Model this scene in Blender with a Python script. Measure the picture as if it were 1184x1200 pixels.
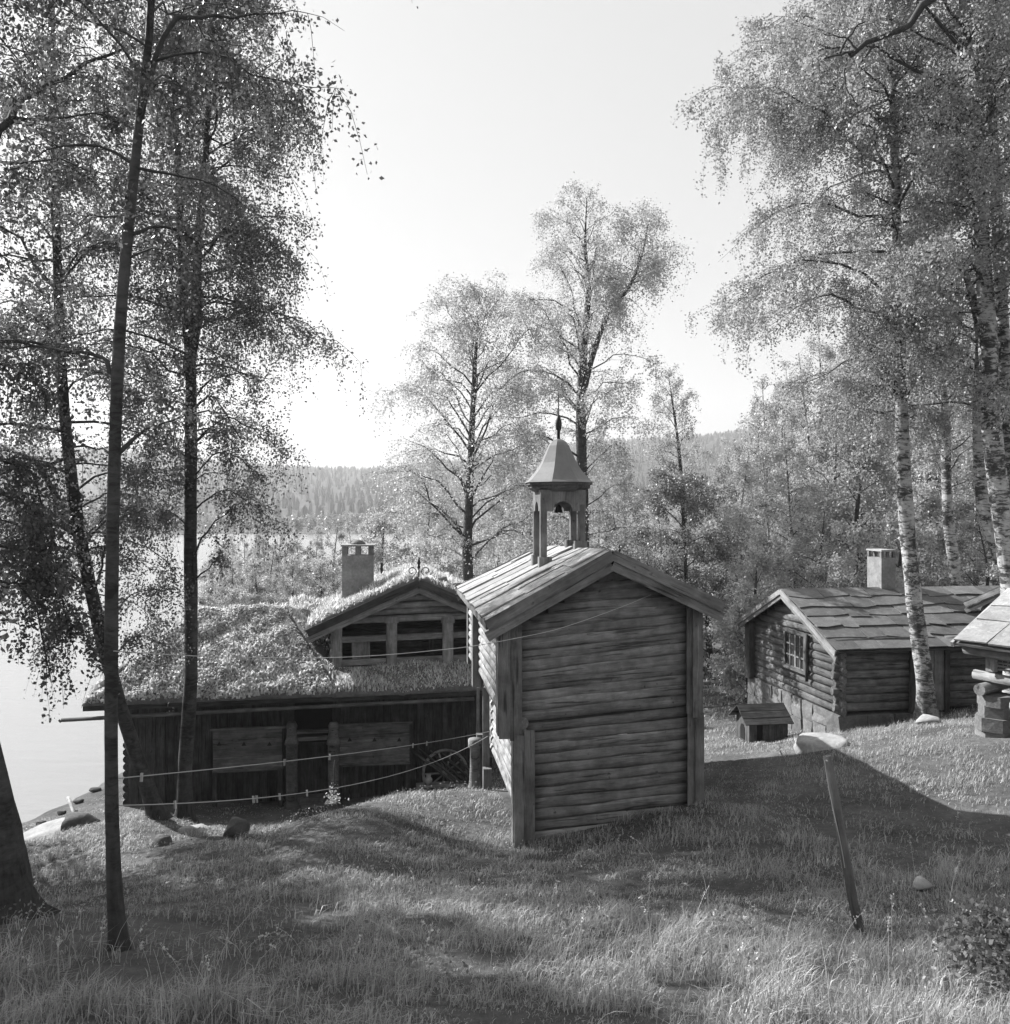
import bpy, bmesh, math, random
import numpy as np
from mathutils import Matrix, Vector

for _o in list(bpy.data.objects):
    bpy.data.objects.remove(_o)
scene = bpy.context.scene
COL = scene.collection
FPX, CX, CY = 950.0, 592.0, 600.0          # focal length and centre of the photograph, in its own pixels

# ------------------------------------------------------------------ camera, sky, sun, exposure
cam_d = bpy.data.cameras.new('camera')
cam_d.sensor_fit = 'HORIZONTAL'
cam_d.sensor_width = 36.0
cam_d.lens = 36.0 * FPX / 1184.0
cam_d.clip_end = 9000
cam_d.clip_start = 0.1
cam = bpy.data.objects.new('camera', cam_d)
cam.location = (0, 0, 0)
cam.rotation_euler = (math.radians(90), 0, 0)
COL.objects.link(cam)
scene.camera = cam

SUN_ELEV = math.radians(36)
SUN_AZ = math.atan2(-0.84, 0.54)          # from the left, a little behind the houses
to_sun = Vector((math.sin(SUN_AZ) * math.cos(SUN_ELEV), math.cos(SUN_AZ) * math.cos(SUN_ELEV), math.sin(SUN_ELEV)))

world = bpy.data.worlds.new('World')
scene.world = world
world.use_nodes = True
wn = world.node_tree.nodes
wl = world.node_tree.links
wn.clear()
w_out = wn.new('ShaderNodeOutputWorld')
w_bg = wn.new('ShaderNodeBackground')
w_bg.inputs['Strength'].default_value = 0.105
w_sky = wn.new('ShaderNodeTexSky')
w_sky.sky_type = 'NISHITA'
w_sky.sun_disc = False
w_sky.sun_elevation = SUN_ELEV
w_sky.sun_rotation = SUN_AZ % (2 * math.pi)
w_sky.air_density = 1.0
w_sky.dust_density = 1.6
w_sky.ozone_density = 1.0
w_bw = wn.new('ShaderNodeRGBToBW')          # black-and-white film: the sky has no hue
wl.new(w_sky.outputs[0], w_bw.inputs[0])
w_pow = wn.new('ShaderNodeMath')             # power curve evens out the sky brightness, in every direction alike
w_pow.operation = 'POWER'
w_pow.inputs[1].default_value = 0.19
w_mul = wn.new('ShaderNodeMath')
w_mul.operation = 'MULTIPLY'
w_mul.inputs[1].default_value = 2.55
wl.new(w_bw.outputs[0], w_pow.inputs[0])
wl.new(w_pow.outputs[0], w_mul.inputs[0])
wl.new(w_mul.outputs[0], w_bg.inputs['Color'])
wl.new(w_bg.outputs[0], w_out.inputs['Surface'])

sun_d = bpy.data.lights.new('sun', 'SUN')
sun_d.energy = 5.0
sun_d.angle = math.radians(0.53)
sun_d.color = (1, 1, 1)
sun_o = bpy.data.objects.new('sun', sun_d)
sun_o.rotation_euler = to_sun.to_track_quat('Z', 'Y').to_euler()
sun_o.location = to_sun * 60
COL.objects.link(sun_o)

vs = scene.view_settings
vs.view_transform = 'Standard'
vs.look = 'None'
vs.exposure = 1.12
vs.gamma = 1.0
vs.use_curve_mapping = False
scene.cycles.max_bounces = 6
scene.cycles.diffuse_bounces = 3
scene.cycles.glossy_bounces = 2
scene.cycles.transmission_bounces = 4
scene.cycles.transparent_max_bounces = 8
scene.cycles.volume_bounces = 1
scene.cycles.caustics_reflective = False
scene.cycles.caustics_refractive = False


def P(px, py, Y):
    return Vector(((px - CX) / FPX * Y, Y, -(py - CY) / FPX * Y))


# ------------------------------------------------------------------ materials (all neutral: the photograph is black and white)
def newmat(name):
    m = bpy.data.materials.new(name)
    m.use_nodes = True
    nt = m.node_tree
    nt.nodes.clear()
    out = nt.nodes.new('ShaderNodeOutputMaterial')
    return m, nt, out


def node(nt, kind, **kw):
    n = nt.nodes.new(kind)
    for k, v in kw.items():
        if hasattr(n, k):
            setattr(n, k, v)
        else:
            n.inputs[k].default_value = v
    return n


def ramp(nt, fac, stops):
    r = nt.nodes.new('ShaderNodeValToRGB')
    el = r.color_ramp.elements
    while len(el) > 1:
        el.remove(el[-1])
    el[0].position = stops[0][0]
    el[0].color = (stops[0][1],) * 3 + (1,)
    for p, c in stops[1:]:
        e = el.new(p)
        e.color = (c, c, c, 1)
    nt.links.new(fac, r.inputs[0])
    return r.outputs[0]


def mathn(nt, op, a, b):
    n = nt.nodes.new('ShaderNodeMath')
    n.operation = op
    for i, v in enumerate((a, b)):
        if isinstance(v, (int, float)):
            n.inputs[i].default_value = v
        else:
            nt.links.new(v, n.inputs[i])
    return n.outputs[0]


def noise(nt, vec, scale, detail=4, rough=0.55, dist=0.0):
    n = nt.nodes.new('ShaderNodeTexNoise')
    n.inputs['Scale'].default_value = scale
    n.inputs['Detail'].default_value = detail
    n.inputs['Roughness'].default_value = rough
    n.inputs['Distortion'].default_value = dist
    nt.links.new(vec, n.inputs['Vector'])
    return n.outputs['Fac']


def coords(nt, scale=(1, 1, 1), shift=True):
    tc = nt.nodes.new('ShaderNodeTexCoord')
    mp = nt.nodes.new('ShaderNodeMapping')
    mp.inputs['Scale'].default_value = scale
    nt.links.new(tc.outputs['Object'], mp.inputs['Vector'])
    info = nt.nodes.new('ShaderNodeObjectInfo')
    if shift:
        comb = nt.nodes.new('ShaderNodeCombineXYZ')
        for i in range(3):
            nt.links.new(mathn(nt, 'MULTIPLY', info.outputs['Random'], 37.0 + 11 * i), comb.inputs[i])
        nt.links.new(comb.outputs[0], mp.inputs['Location'])
    return mp.outputs[0], info.outputs['Random']


def bump(nt, h, strength, dist):
    b = nt.nodes.new('ShaderNodeBump')
    b.inputs['Strength'].default_value = strength
    b.inputs['Distance'].default_value = dist
    nt.links.new(h, b.inputs['Height'])
    return b.outputs[0]


def finish(nt, out, col, rough, nrm=None, spec=0.3):
    p = nt.nodes.new('ShaderNodeBsdfPrincipled')
    if isinstance(col, (int, float)):
        p.inputs['Base Color'].default_value = (col, col, col, 1)
    else:
        nt.links.new(col, p.inputs['Base Color'])
    if isinstance(rough, (int, float)):
        p.inputs['Roughness'].default_value = rough
    else:
        nt.links.new(rough, p.inputs['Roughness'])
    p.inputs['Specular IOR Level'].default_value = spec
    if nrm is not None:
        nt.links.new(nrm, p.inputs['Normal'])
    nt.links.new(p.outputs[0], out.inputs['Surface'])
    return p


def wood(name, lo, hi, var=0.35, rough=0.8, grain=28, bstr=0.5):
    """weathered timber: grain runs along the local x of each piece"""
    m, nt, out = newmat(name)
    v, rnd = coords(nt, (1.0, 1.0, 1.0))
    v2, _ = coords(nt, (0.12, 1.0, 1.0))
    g = noise(nt, v2, grain, 5, 0.65, 0.6)
    big = noise(nt, v2, 5, 3, 0.6)
    blot = noise(nt, v, 3.1, 4, 0.6)
    knot = noise(nt, v, 9.0, 2, 0.5)
    f = mathn(nt, 'ADD', mathn(nt, 'MULTIPLY', g, 0.5), mathn(nt, 'MULTIPLY', big, 0.5))
    c = ramp(nt, f, [(0.30, lo * 0.45), (0.42, lo), (0.56, (lo + hi) / 2), (0.68, hi)])
    k = ramp(nt, knot, [(0.24, 0.45), (0.31, 1.0)])
    v3, _ = coords(nt, (0.05, 1.0, 1.0))
    crack = noise(nt, v3, 17, 3, 0.5, 0.3)
    ck = ramp(nt, crack, [(0.335, 0.4), (0.37, 1.0), (0.62, 1.0), (0.66, 1.3)])
    k = mathn(nt, 'MULTIPLY', k, ck)
    bl = ramp(nt, blot, [(0.3, 0.6), (0.65, 1.2)])
    mul = mathn(nt, 'MULTIPLY', mathn(nt, 'MULTIPLY', c, bl), k)
    rv = mathn(nt, 'ADD', mathn(nt, 'MULTIPLY', rnd, var), 1 - var / 2)
    c2 = mathn(nt, 'MULTIPLY', mul, rv)
    finish(nt, out, c2, rough, bump(nt, mathn(nt, 'MULTIPLY', g, ck), bstr, 0.016), 0.2)
    return m


def stony(name, lo, hi, scale=6, var=0.3, rough=0.85, bd=0.02, lichen=0.0):
    m, nt, out = newmat(name)
    v, rnd = coords(nt)
    n1 = noise(nt, v, scale, 6, 0.6)
    n2 = noise(nt, v, scale * 5, 4, 0.6)
    f = mathn(nt, 'ADD', mathn(nt, 'MULTIPLY', n1, 0.65), mathn(nt, 'MULTIPLY', n2, 0.35))
    c = ramp(nt, f, [(0.32, lo), (0.5, (lo + hi) / 2), (0.66, hi)])
    if lichen:
        l = noise(nt, v, scale * 1.7, 5, 0.7, 1.0)
        mask = ramp(nt, l, [(0.56, 0.0), (0.62, lichen)])
        c = mathn(nt, 'ADD', c, mathn(nt, 'MULTIPLY', mask, hi))
    rv = mathn(nt, 'ADD', mathn(nt, 'MULTIPLY', rnd, var), 1 - var / 2)
    c2 = mathn(nt, 'MULTIPLY', c, rv)
    finish(nt, out, c2, rough, bump(nt, f, 0.7, bd), 0.25)
    return m


def leafy(name, col, trans, var=0.5, gloss=0.25):
    m, nt, out = newmat(name)
    geo = nt.nodes.new('ShaderNodeNewGeometry')
    rv = mathn(nt, 'ADD', mathn(nt, 'MULTIPLY', geo.outputs['Random Per Island'], var), 1 - var / 2)
    cc = mathn(nt, 'MULTIPLY', rv, col)
    tcn = mathn(nt, 'MULTIPLY', rv, trans)
    d = nt.nodes.new('ShaderNodeBsdfPrincipled')
    nt.links.new(cc, d.inputs['Base Color'])
    d.inputs['Roughness'].default_value = 0.45
    d.inputs['Specular IOR Level'].default_value = gloss
    t = nt.nodes.new('ShaderNodeBsdfTranslucent')
    nt.links.new(tcn, t.inputs['Color'])
    a = nt.nodes.new('ShaderNodeAddShader')
    nt.links.new(d.outputs[0], a.inputs[0])
    nt.links.new(t.outputs[0], a.inputs[1])
    nt.links.new(a.outputs[0], out.inputs['Surface'])
    return m


def bark(name, lo, hi, dark_base=1.3):
    m, nt, out = newmat(name)
    v, rnd = coords(nt, (1, 1, 1))
    v2, _ = coords(nt, (1.0, 1.0, 3.0))
    v3, _ = coords(nt, (2.2, 2.2, 0.5))
    band = noise(nt, v2, 4.5, 6, 0.75, 0.8)
    patch = noise(nt, v, 2.6, 4, 0.65)
    rid = noise(nt, v3, 9, 4, 0.6)
    f = mathn(nt, 'ADD', mathn(nt, 'MULTIPLY', band, 0.6), mathn(nt, 'MULTIPLY', patch, 0.4))
    c = ramp(nt, f, [(0.42, lo), (0.47, lo * 1.8), (0.52, hi * 0.7), (0.62, hi)])
    tc = nt.nodes.new('ShaderNodeTexCoord')
    sep = nt.nodes.new('ShaderNodeSeparateXYZ')
    nt.links.new(tc.outputs['Object'], sep.inputs[0])
    zz = mathn(nt, 'ADD', sep.outputs['Z'], mathn(nt, 'MULTIPLY', patch, 2.0))
    mk = ramp(nt, mathn(nt, 'DIVIDE', zz, dark_base * 2.5), [(0.2, 0.0), (0.75, 1.0)])
    mix = nt.nodes.new('ShaderNodeMix')
    mix.data_type = 'RGBA'
    nt.links.new(mk, mix.inputs[0])
    dk = ramp(nt, rid, [(0.35, lo * 0.7), (0.65, lo * 2.4)])
    nt.links.new(dk, mix.inputs[6])
    nt.links.new(c, mix.inputs[7])
    h = mathn(nt, 'ADD', band, rid)
    finish(nt, out, mix.outputs[2], 0.8, bump(nt, h, 0.7, 0.02), 0.2)
    return m


M = {}
M['wood'] = wood('weathered_timber', 0.17, 0.33)
M['wood_mid'] = wood('shaded_old_timber', 0.08, 0.17)  # darker timber copy; shade of porch and kennel put into the colour
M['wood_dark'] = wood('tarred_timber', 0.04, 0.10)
M['wood_hewn'] = wood('hewn_log_timber', 0.09, 0.22, 0.4)
M['wood_board'] = wood('grey_boards', 0.15, 0.26, 0.2, grain=36)
M['wood_side'] = wood('side_logs', 0.22, 0.44, 0.3)  # logs of the storehouse side walls, paler than its front logs
M['wood_pale'] = wood('bleached_timber', 0.26, 0.46, 0.3)
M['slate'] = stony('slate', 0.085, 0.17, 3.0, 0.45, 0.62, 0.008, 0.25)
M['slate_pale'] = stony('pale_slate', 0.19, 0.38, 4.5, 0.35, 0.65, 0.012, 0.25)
M['stone_dark'] = stony('dark_stone', 0.05, 0.11, 5.0, 0.3, 0.9, 0.03, 0.2)  # dark tone; on the pointed bank rock it holds the shade
M['stone'] = stony('field_stone', 0.09, 0.22, 3.5, 0.5, 0.85, 0.03, 0.3)
M['stone_pale'] = stony('pale_boulder', 0.22, 0.42, 3.5, 0.2, 0.85, 0.03, 0.2)
M['plaster'] = stony('lime_plaster', 0.15, 0.36, 3.0, 0.1, 0.9, 0.006)
M['sheet'] = stony('lead_sheet', 0.17, 0.24, 2.0, 0.1, 0.42, 0.003)
M['iron'] = stony('black_iron', 0.02, 0.04, 9.0, 0.1, 0.5, 0.001)
M['dark'] = stony('dark_interior', 0.012, 0.02, 5.0, 0.1, 0.9, 0.001)
M['soil'] = stony('turf_soil', 0.09, 0.2, 7.0, 0.1, 0.95, 0.03)
M['rope'] = stony('clothes_rope', 0.38, 0.5, 20, 0.1, 0.8, 0.001)
M['peg'] = wood('peg_wood', 0.4, 0.6, 0.2)
M['flower'] = stony('white_petals', 0.6, 0.75, 10, 0.1, 0.7, 0.001)
M['pane'] = stony('window_glass', 0.03, 0.05, 3, 0.1, 0.12, 0.0005)
M['bark'] = bark('birch_bark', 0.045, 0.52)
M['bark_dark'] = bark('dark_birch_bark', 0.03, 0.10)  # shade on the left trunks is put into this dark bark colour
M['twig'] = stony('twig_bark', 0.04, 0.08, 12, 0.1, 0.85, 0.002)
M['leaf_near'] = leafy('birch_leaf_near', 0.08, 0.055, 0.5, 0.12)  # backlit dimness of the near left crowns put into the colour
M['leaf'] = leafy('birch_leaf', 0.20, 0.16, 0.5, 0.22)
M['leaf_light'] = leafy('birch_leaf_light', 0.25, 0.23, 0.5, 0.22)
M['leaf_dark'] = leafy('rowan_leaf', 0.12, 0.09, 0.6, 0.4)
M['leaf_left'] = leafy('shaded_birch_leaf', 0.10, 0.075, 0.5, 0.12)  # darker leaf copy: shade side of the left crowns is in the colour
M['needle'] = leafy('spruce_needle', 0.05, 0.02, 0.4, 0.1)
M['far_leaf'] = leafy('far_wood', 0.06, 0.03, 0.7, 0.05)
M['grass'] = leafy('meadow_grass', 0.21, 0.16, 1.1, 0.35)
M['straw'] = leafy('dry_stalk', 0.36, 0.2, 0.5, 0.2)
M['weed'] = leafy('weed_leaf', 0.15, 0.10, 0.9, 0.2)
M['turf'] = leafy('turf_leaf', 0.40, 0.27, 0.9, 0.25)


def ground_mat():
    m, nt, out = newmat('meadow_ground')
    tc = nt.nodes.new('ShaderNodeTexCoord')
    v = tc.outputs['Object']
    n1 = noise(nt, v, 0.7, 5, 0.6)
    n2 = noise(nt, v, 9.0, 5, 0.65)
    n3 = noise(nt, v, 60.0, 3, 0.6)
    f = mathn(nt, 'ADD', mathn(nt, 'MULTIPLY', n1, 0.4), mathn(nt, 'ADD', mathn(nt, 'MULTIPLY', n2, 0.35), mathn(nt, 'MULTIPLY', n3, 0.25)))
    c = ramp(nt, f, [(0.36, 0.045), (0.5, 0.10), (0.64, 0.18)])
    finish(nt, out, c, 0.95, bump(nt, f, 0.9, 0.06), 0.1)
    return m


def water_mat():
    m, nt, out = newmat('lake_water')
    tc = nt.nodes.new('ShaderNodeTexCoord')
    mp = nt.nodes.new('ShaderNodeMapping')
    mp.inputs['Scale'].default_value = (0.5, 1.6, 1)
    nt.links.new(tc.outputs['Object'], mp.inputs['Vector'])
    n1 = noise(nt, mp.outputs[0], 1.1, 4, 0.6, 0.3)
    n2 = noise(nt, mp.outputs[0], 0.12, 3, 0.5)
    h = mathn(nt, 'ADD', n1, mathn(nt, 'MULTIPLY', n2, 2.0))
    finish(nt, out, 0.22, 0.24, bump(nt, h, 0.22, 0.12), 1.0)
    return m


M['ground'] = ground_mat()
M['water'] = water_mat()
M['hill'] = stony('wooded_hill', 0.02, 0.035, 0.02, 0.0, 0.95, 0.5)

# ------------------------------------------------------------------ object helpers
WM = {}


def link(o, parent, Mw):
    COL.objects.link(o)
    if parent is not None:
        o.parent = parent
        o.matrix_local = WM[parent].inverted() @ Mw
    else:
        o.matrix_local = Mw
    WM[o] = Mw.copy()
    return o


def tag(o, label=None, cat=None, group=None, kind=None):
    if label:
        o['label'] = label
    if cat:
        o['category'] = cat
    if group:
        o['group'] = group
    if kind:
        o['kind'] = kind
    return o


def thing(name, loc, label, cat, group=None):
    o = bpy.data.objects.new(name, None)
    o.empty_display_size = 0.2
    link(o, None, Matrix.Translation(Vector(loc)))
    return tag(o, label, cat, group)


def mobj(name, verts, faces, mat, parent=None, Mw=None, smooth=False):
    me = bpy.data.meshes.new(name)
    me.from_pydata([tuple(v) for v in verts], [], faces)
    if smooth:
        me.polygons.foreach_set('use_smooth', [True] * len(me.polygons))
    me.materials.append(mat)
    o = bpy.data.objects.new(name, me)
    return link(o, parent, Mw if Mw is not None else Matrix.Identity(4))


def npmesh(name, verts, faces_list, mat, smooth=False):
    """verts (N,3); faces_list arrays (M,k)"""
    me = bpy.data.meshes.new(name)
    verts = np.asarray(verts, dtype=np.float32)
    me.vertices.add(len(verts))
    me.vertices.foreach_set('co', verts.ravel())
    fl = [np.asarray(f, dtype=np.int32) for f in faces_list if len(f)]
    nl = sum(f.size for f in fl)
    npol = sum(len(f) for f in fl)
    me.loops.add(nl)
    me.loops.foreach_set('vertex_index', np.concatenate([f.ravel() for f in fl]))
    me.polygons.add(npol)
    tot = np.concatenate([np.full(len(f), f.shape[1], dtype=np.int32) for f in fl])
    start = np.concatenate([[0], np.cumsum(tot)[:-1]]).astype(np.int32)
    me.polygons.foreach_set('loop_start', start)
    me.polygons.foreach_set('loop_total', tot)
    if smooth:
        me.polygons.foreach_set('use_smooth', np.ones(npol, dtype=bool))
    me.materials.append(mat)
    me.update(calc_edges=True)
    return me


def axes(p0, p1, up):
    x = (Vector(p1) - Vector(p0))
    L = x.length
    x.normalize()
    z = Vector(up)
    z = z - x * z.dot(x)
    if z.length < 1e-5:
        z = Vector((1, 0, 0)) - x * x.x
    z.normalize()
    y = z.cross(x)
    R = Matrix((x, y, z)).transposed().to_4x4()
    return Matrix.Translation((Vector(p0) + Vector(p1)) / 2) @ R, L


RJ = random.Random(5)


def beam(name, parent, p0, p1, wy, wz, mat, up=(0, 0, 1), jit=0.004, cham=0.0):
    """squared timber or board from p0 to p1; wz is measured along up"""
    Mw, L = axes(p0, p1, up)
    h = L / 2
    vs_ = []
    if cham <= 0:
        for sx in (-1, 1):
            for sy, sz in ((-1, -1), (1, -1), (1, 1), (-1, 1)):
                vs_.append((sx * h + RJ.uniform(-jit, jit), sy * wy / 2 + RJ.uniform(-jit, jit), sz * wz / 2 + RJ.uniform(-jit, jit)))
        fs = [(0, 3, 2, 1), (4, 5, 6, 7), (0, 1, 5, 4), (1, 2, 6, 5), (2, 3, 7, 6), (3, 0, 4, 7)]
    else:
        prof = []
        for sy, sz in ((-1, -1), (1, -1), (1, 1), (-1, 1)):
            a = (sy * wy / 2, sz * wz / 2)
            if sy * sz > 0:
                prof += [(a[0], a[1] - sz * cham), (a[0] - sy * cham, a[1])] if sy < 0 and sz < 0 else [(a[0], a[1] - sz * cham), (a[0] - sy * cham, a[1])]
            else:
                prof += [(a[0] - sy * cham, a[1]), (a[0], a[1] - sz * cham)]
        n = len(prof)
        for sx in (-1, 1):
            for y, z in prof:
                vs_.append((sx * h + RJ.uniform(-jit, jit), y + RJ.uniform(-jit, jit) * .5, z + RJ.uniform(-jit, jit) * .5))
        fs = [tuple(range(n))[::-1], tuple(range(n, 2 * n))] + [(i, (i + 1) % n, n + (i + 1) % n, n + i) for i in range(n)]
    return mobj(name, vs_, fs, mat, parent, Mw)


def log(name, parent, p0, p1, r, mat, sides=9, seg=3, r1=None, bow=0.012, flat=1.0):
    Mw, L = axes(p0, p1, (0, 0, 1))
    r1 = r if r1 is None else r1
    vs_, fs = [], []
    ph = RJ.uniform(0, 6)
    for i in range(seg + 1):
        t = i / seg
        x = -L / 2 + L * t
        rr = (r + (r1 - r) * t) * RJ.uniform(0.965, 1.035)
        by, bz = RJ.uniform(-bow, bow) * (0 < i < seg), RJ.uniform(-bow, bow) * (0 < i < seg)
        for k in range(sides):
            a = 2 * math.pi * k / sides + ph
            vs_.append((x, by + flat * rr * math.cos(a), bz + rr * math.sin(a)))
    for i in range(seg):
        for k in range(sides):
            a, b = i * sides + k, i * sides + (k + 1) % sides
            fs.append((a, b, b + sides, a + sides))
    ns = len(fs)
    fs.append(tuple(range(sides))[::-1])
    fs.append(tuple(range(seg * sides, (seg + 1) * sides)))
    o = mobj(name, vs_, fs, mat, parent, Mw)
    o.data.polygons.foreach_set('use_smooth', [i < ns for i in range(len(fs))])
    return o


def prism(name, parent, pts, nrm, thick, mat, inset=0.0):
    """polygon of world points pushed back along -nrm by thick"""
    c = sum((Vector(p) for p in pts), Vector()) / len(pts)
    n = Vector(nrm).normalized()
    x = (Vector(pts[1]) - Vector(pts[0])).normalized()
    x = (x - n * x.dot(n)).normalized()
    y = n.cross(x)
    R = Matrix((x, y, n)).transposed().to_4x4()
    Mw = Matrix.Translation(c) @ R
    Mi = Mw.inverted()
    top = [Mi @ Vector(p) for p in pts]
    area = sum(top[i].x * top[(i + 1) % len(top)].y - top[(i + 1) % len(top)].x * top[i].y for i in range(len(top)))
    if area < 0:
        top.reverse()
    bot = [p - Vector((0, 0, thick)) for p in top]
    k = len(top)
    fs = [tuple(range(k)), tuple(range(k, 2 * k))[::-1]] + [(i, i + k, (i + 1) % k + k, (i + 1) % k) for i in range(k)]
    return mobj(name, top + bot, fs, mat, parent, Mw)


def lathe(name, parent, base, prof, mat, sides=12, rot=0.0, smooth=True, caps=True):
    vs_, fs = [], []
    for r, z in prof:
        for k in range(sides):
            a = rot + 2 * math.pi * k / sides
            vs_.append((r * math.cos(a), r * math.sin(a), z))
    for i in range(len(prof) - 1):
        for k in range(sides):
            a, b = i * sides + k, i * sides + (k + 1) % sides
            fs.append((a, b, b + sides, a + sides))
    if caps:
        fs.append(tuple(range(sides))[::-1])
        fs.append(tuple(range((len(prof) - 1) * sides, len(prof) * sides)))
    return mobj(name, vs_, fs, mat, parent, Matrix.Translation(Vector(base)), smooth)


def tubes(polys, radii, sides):
    """polys (N,K,3), radii (N,K) -> verts, quads"""
    polys = np.asarray(polys, float)
    N, K, _ = polys.shape
    if N == 0:
        return np.zeros((0, 3)), np.zeros((0, 4), int)
    tan = np.gradient(polys, axis=1)
    tan /= np.linalg.norm(tan, axis=2, keepdims=True) + 1e-9
    ref = np.array([0.31, 0.93, 0.2])
    a = np.cross(tan, ref)
    a /= np.linalg.norm(a, axis=2, keepdims=True) + 1e-9
    b = np.cross(tan, a)
    ang = np.arange(sides) * 2 * np.pi / sides
    ring = a[:, :, None, :] * np.cos(ang)[None, None, :, None] + b[:, :, None, :] * np.sin(ang)[None, None, :, None]
    v = polys[:, :, None, :] + ring * np.asarray(radii)[:, :, None, None]
    v = v.reshape(-1, 3)
    n = np.arange(N)[:, None, None] * K * sides
    i = np.arange(K - 1)[None, :, None] * sides
    k = np.arange(sides)[None, None, :]
    k2 = (k + 1) % sides
    q = np.stack([n + i + k, n + i + k2, n + i + sides + k2, n + i + sides + k], -1).reshape(-1, 4)
    return v, q


def rope(name, pts, r, label, cat, mat):
    pts = np.array([tuple(p) for p in pts])
    loc = pts[0]
    v, q = tubes((pts - loc)[None], np.full((1, len(pts)), r), 5)
    o = bpy.data.objects.new(name, npmesh(name, v, [q], mat, True))
    link(o, None, Matrix.Translation(Vector(loc)))
    return tag(o, label, cat)


def spline(pts, n):
    """Catmull-Rom through pts (k,d) resampled to n"""
    p = np.asarray(pts, float)
    p = np.vstack([2 * p[0] - p[1], p, 2 * p[-1] - p[-2]])
    k = len(p) - 3
    t = np.linspace(0, k - 1e-6, n)
    i = t.astype(int)
    f = (t - i)[:, None]
    a, b, c, d = p[i], p[i + 1], p[i + 2], p[i + 3]
    return 0.5 * (2 * b + (c - a) * f + (2 * a - 5 * b + 4 * c - d) * f ** 2 + (3 * b - a - 3 * c + d) * f ** 3)


# ------------------------------------------------------------------ terrain
CTRL = [(0, 0, -1.6), (-6, 0, -2.3), (7, 0, -1.2), (0, -8, 0.6), (-9, -6, -0.9), (9, -6, 0.9),
        (-10, 8, -5.0), (-14, 10, -6.1), (-20, 8, -7.4), (-16, 15, -7.6), (-22, 16, -9.0), (-16, 27, -9.7), (-30, 30, -11), (-24, 22, -10),
        (-12, 38, -9.0), (-20, 45, -10.5),
        (14, 12, -3.0), (15, 5, -1.7), (22, 18, -3.2), (20, 27, -4.4), (26, 8, -1.0), (28, 30, -3.6), (14, 28, -6.0),
        (12.8, 22.5, -5.1), (11, 16.2, -4.35)]
for px, py, Y in [(140, 1115, 6.35), (15, 1070, 7.8), (592, 1180, 4.95), (1007, 1085, 7.26), (1150, 1105, 6.9), (607, 990, 12.6),
                  (825, 943, 12.95), (592, 1080, 8.1), (850, 1050, 8.6), (300, 1050, 10), (100, 1050, 11), (100, 1000, 13.3),
                  (230, 1002, 12.4), (320, 974, 13.6), (390, 944, 14.2), (470, 935, 14.7), (560, 928, 16.0), (200, 957, 15.6), (120, 965, 15.4),
                  (60, 985, 15.6), (30, 960, 21.6), (120, 920, 24.3), (1150, 945, 12.2), (900, 885, 16.5), (990, 858, 19.6),
                  (1085, 846, 19.4), (1184, 852, 15.6), (890, 852, 25.0), (925, 861, 22.6), (985, 862, 20.4), (835, 815, 32), (430, 1000, 11.6), (740, 1010, 10.6)]:
    p = P(px, py, Y)
    CTRL.append((p.x, p.y, p.z))
for px, Y, z in [(320, 16.2, -6.7), (390, 17.2, -6.9), (470, 18.0, -7.0), (540, 20.0, -7.2), (300, 21.5, -7.75), (150, 21.2, -7.75), (450, 22.4, -7.75),
                 (560, 25, -7.6), (300, 30, -7.8), (600, 32, -7.5), (700, 20, -6.3), (720, 28, -7.2), (760, 17, -5.5)]:
    CTRL.append(((px - CX) / FPX * Y, Y, z))
CTRL = np.array(CTRL)


def _tps(r2):
    return np.where(r2 > 1e-9, r2 * np.log(np.maximum(r2, 1e-9)) * 0.5, 0.0)


_n = len(CTRL)
_A = np.zeros((_n + 3, _n + 3))
_d2 = ((CTRL[:, None, :2] - CTRL[None, :, :2]) ** 2).sum(-1)
_A[:_n, :_n] = _tps(_d2) + np.eye(_n) * 0.35
_A[:_n, _n] = 1
_A[:_n, _n + 1:] = CTRL[:, :2]
_A[_n:, :_n] = _A[:_n, _n:].T
_w = np.linalg.solve(_A, np.concatenate([CTRL[:, 2], [0, 0, 0]]))
LAKE_Z = -8.2


def sstep(a, b, x):
    t = np.clip((x - a) / (b - a), 0, 1)
    return t * t * (3 - 2 * t)


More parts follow.
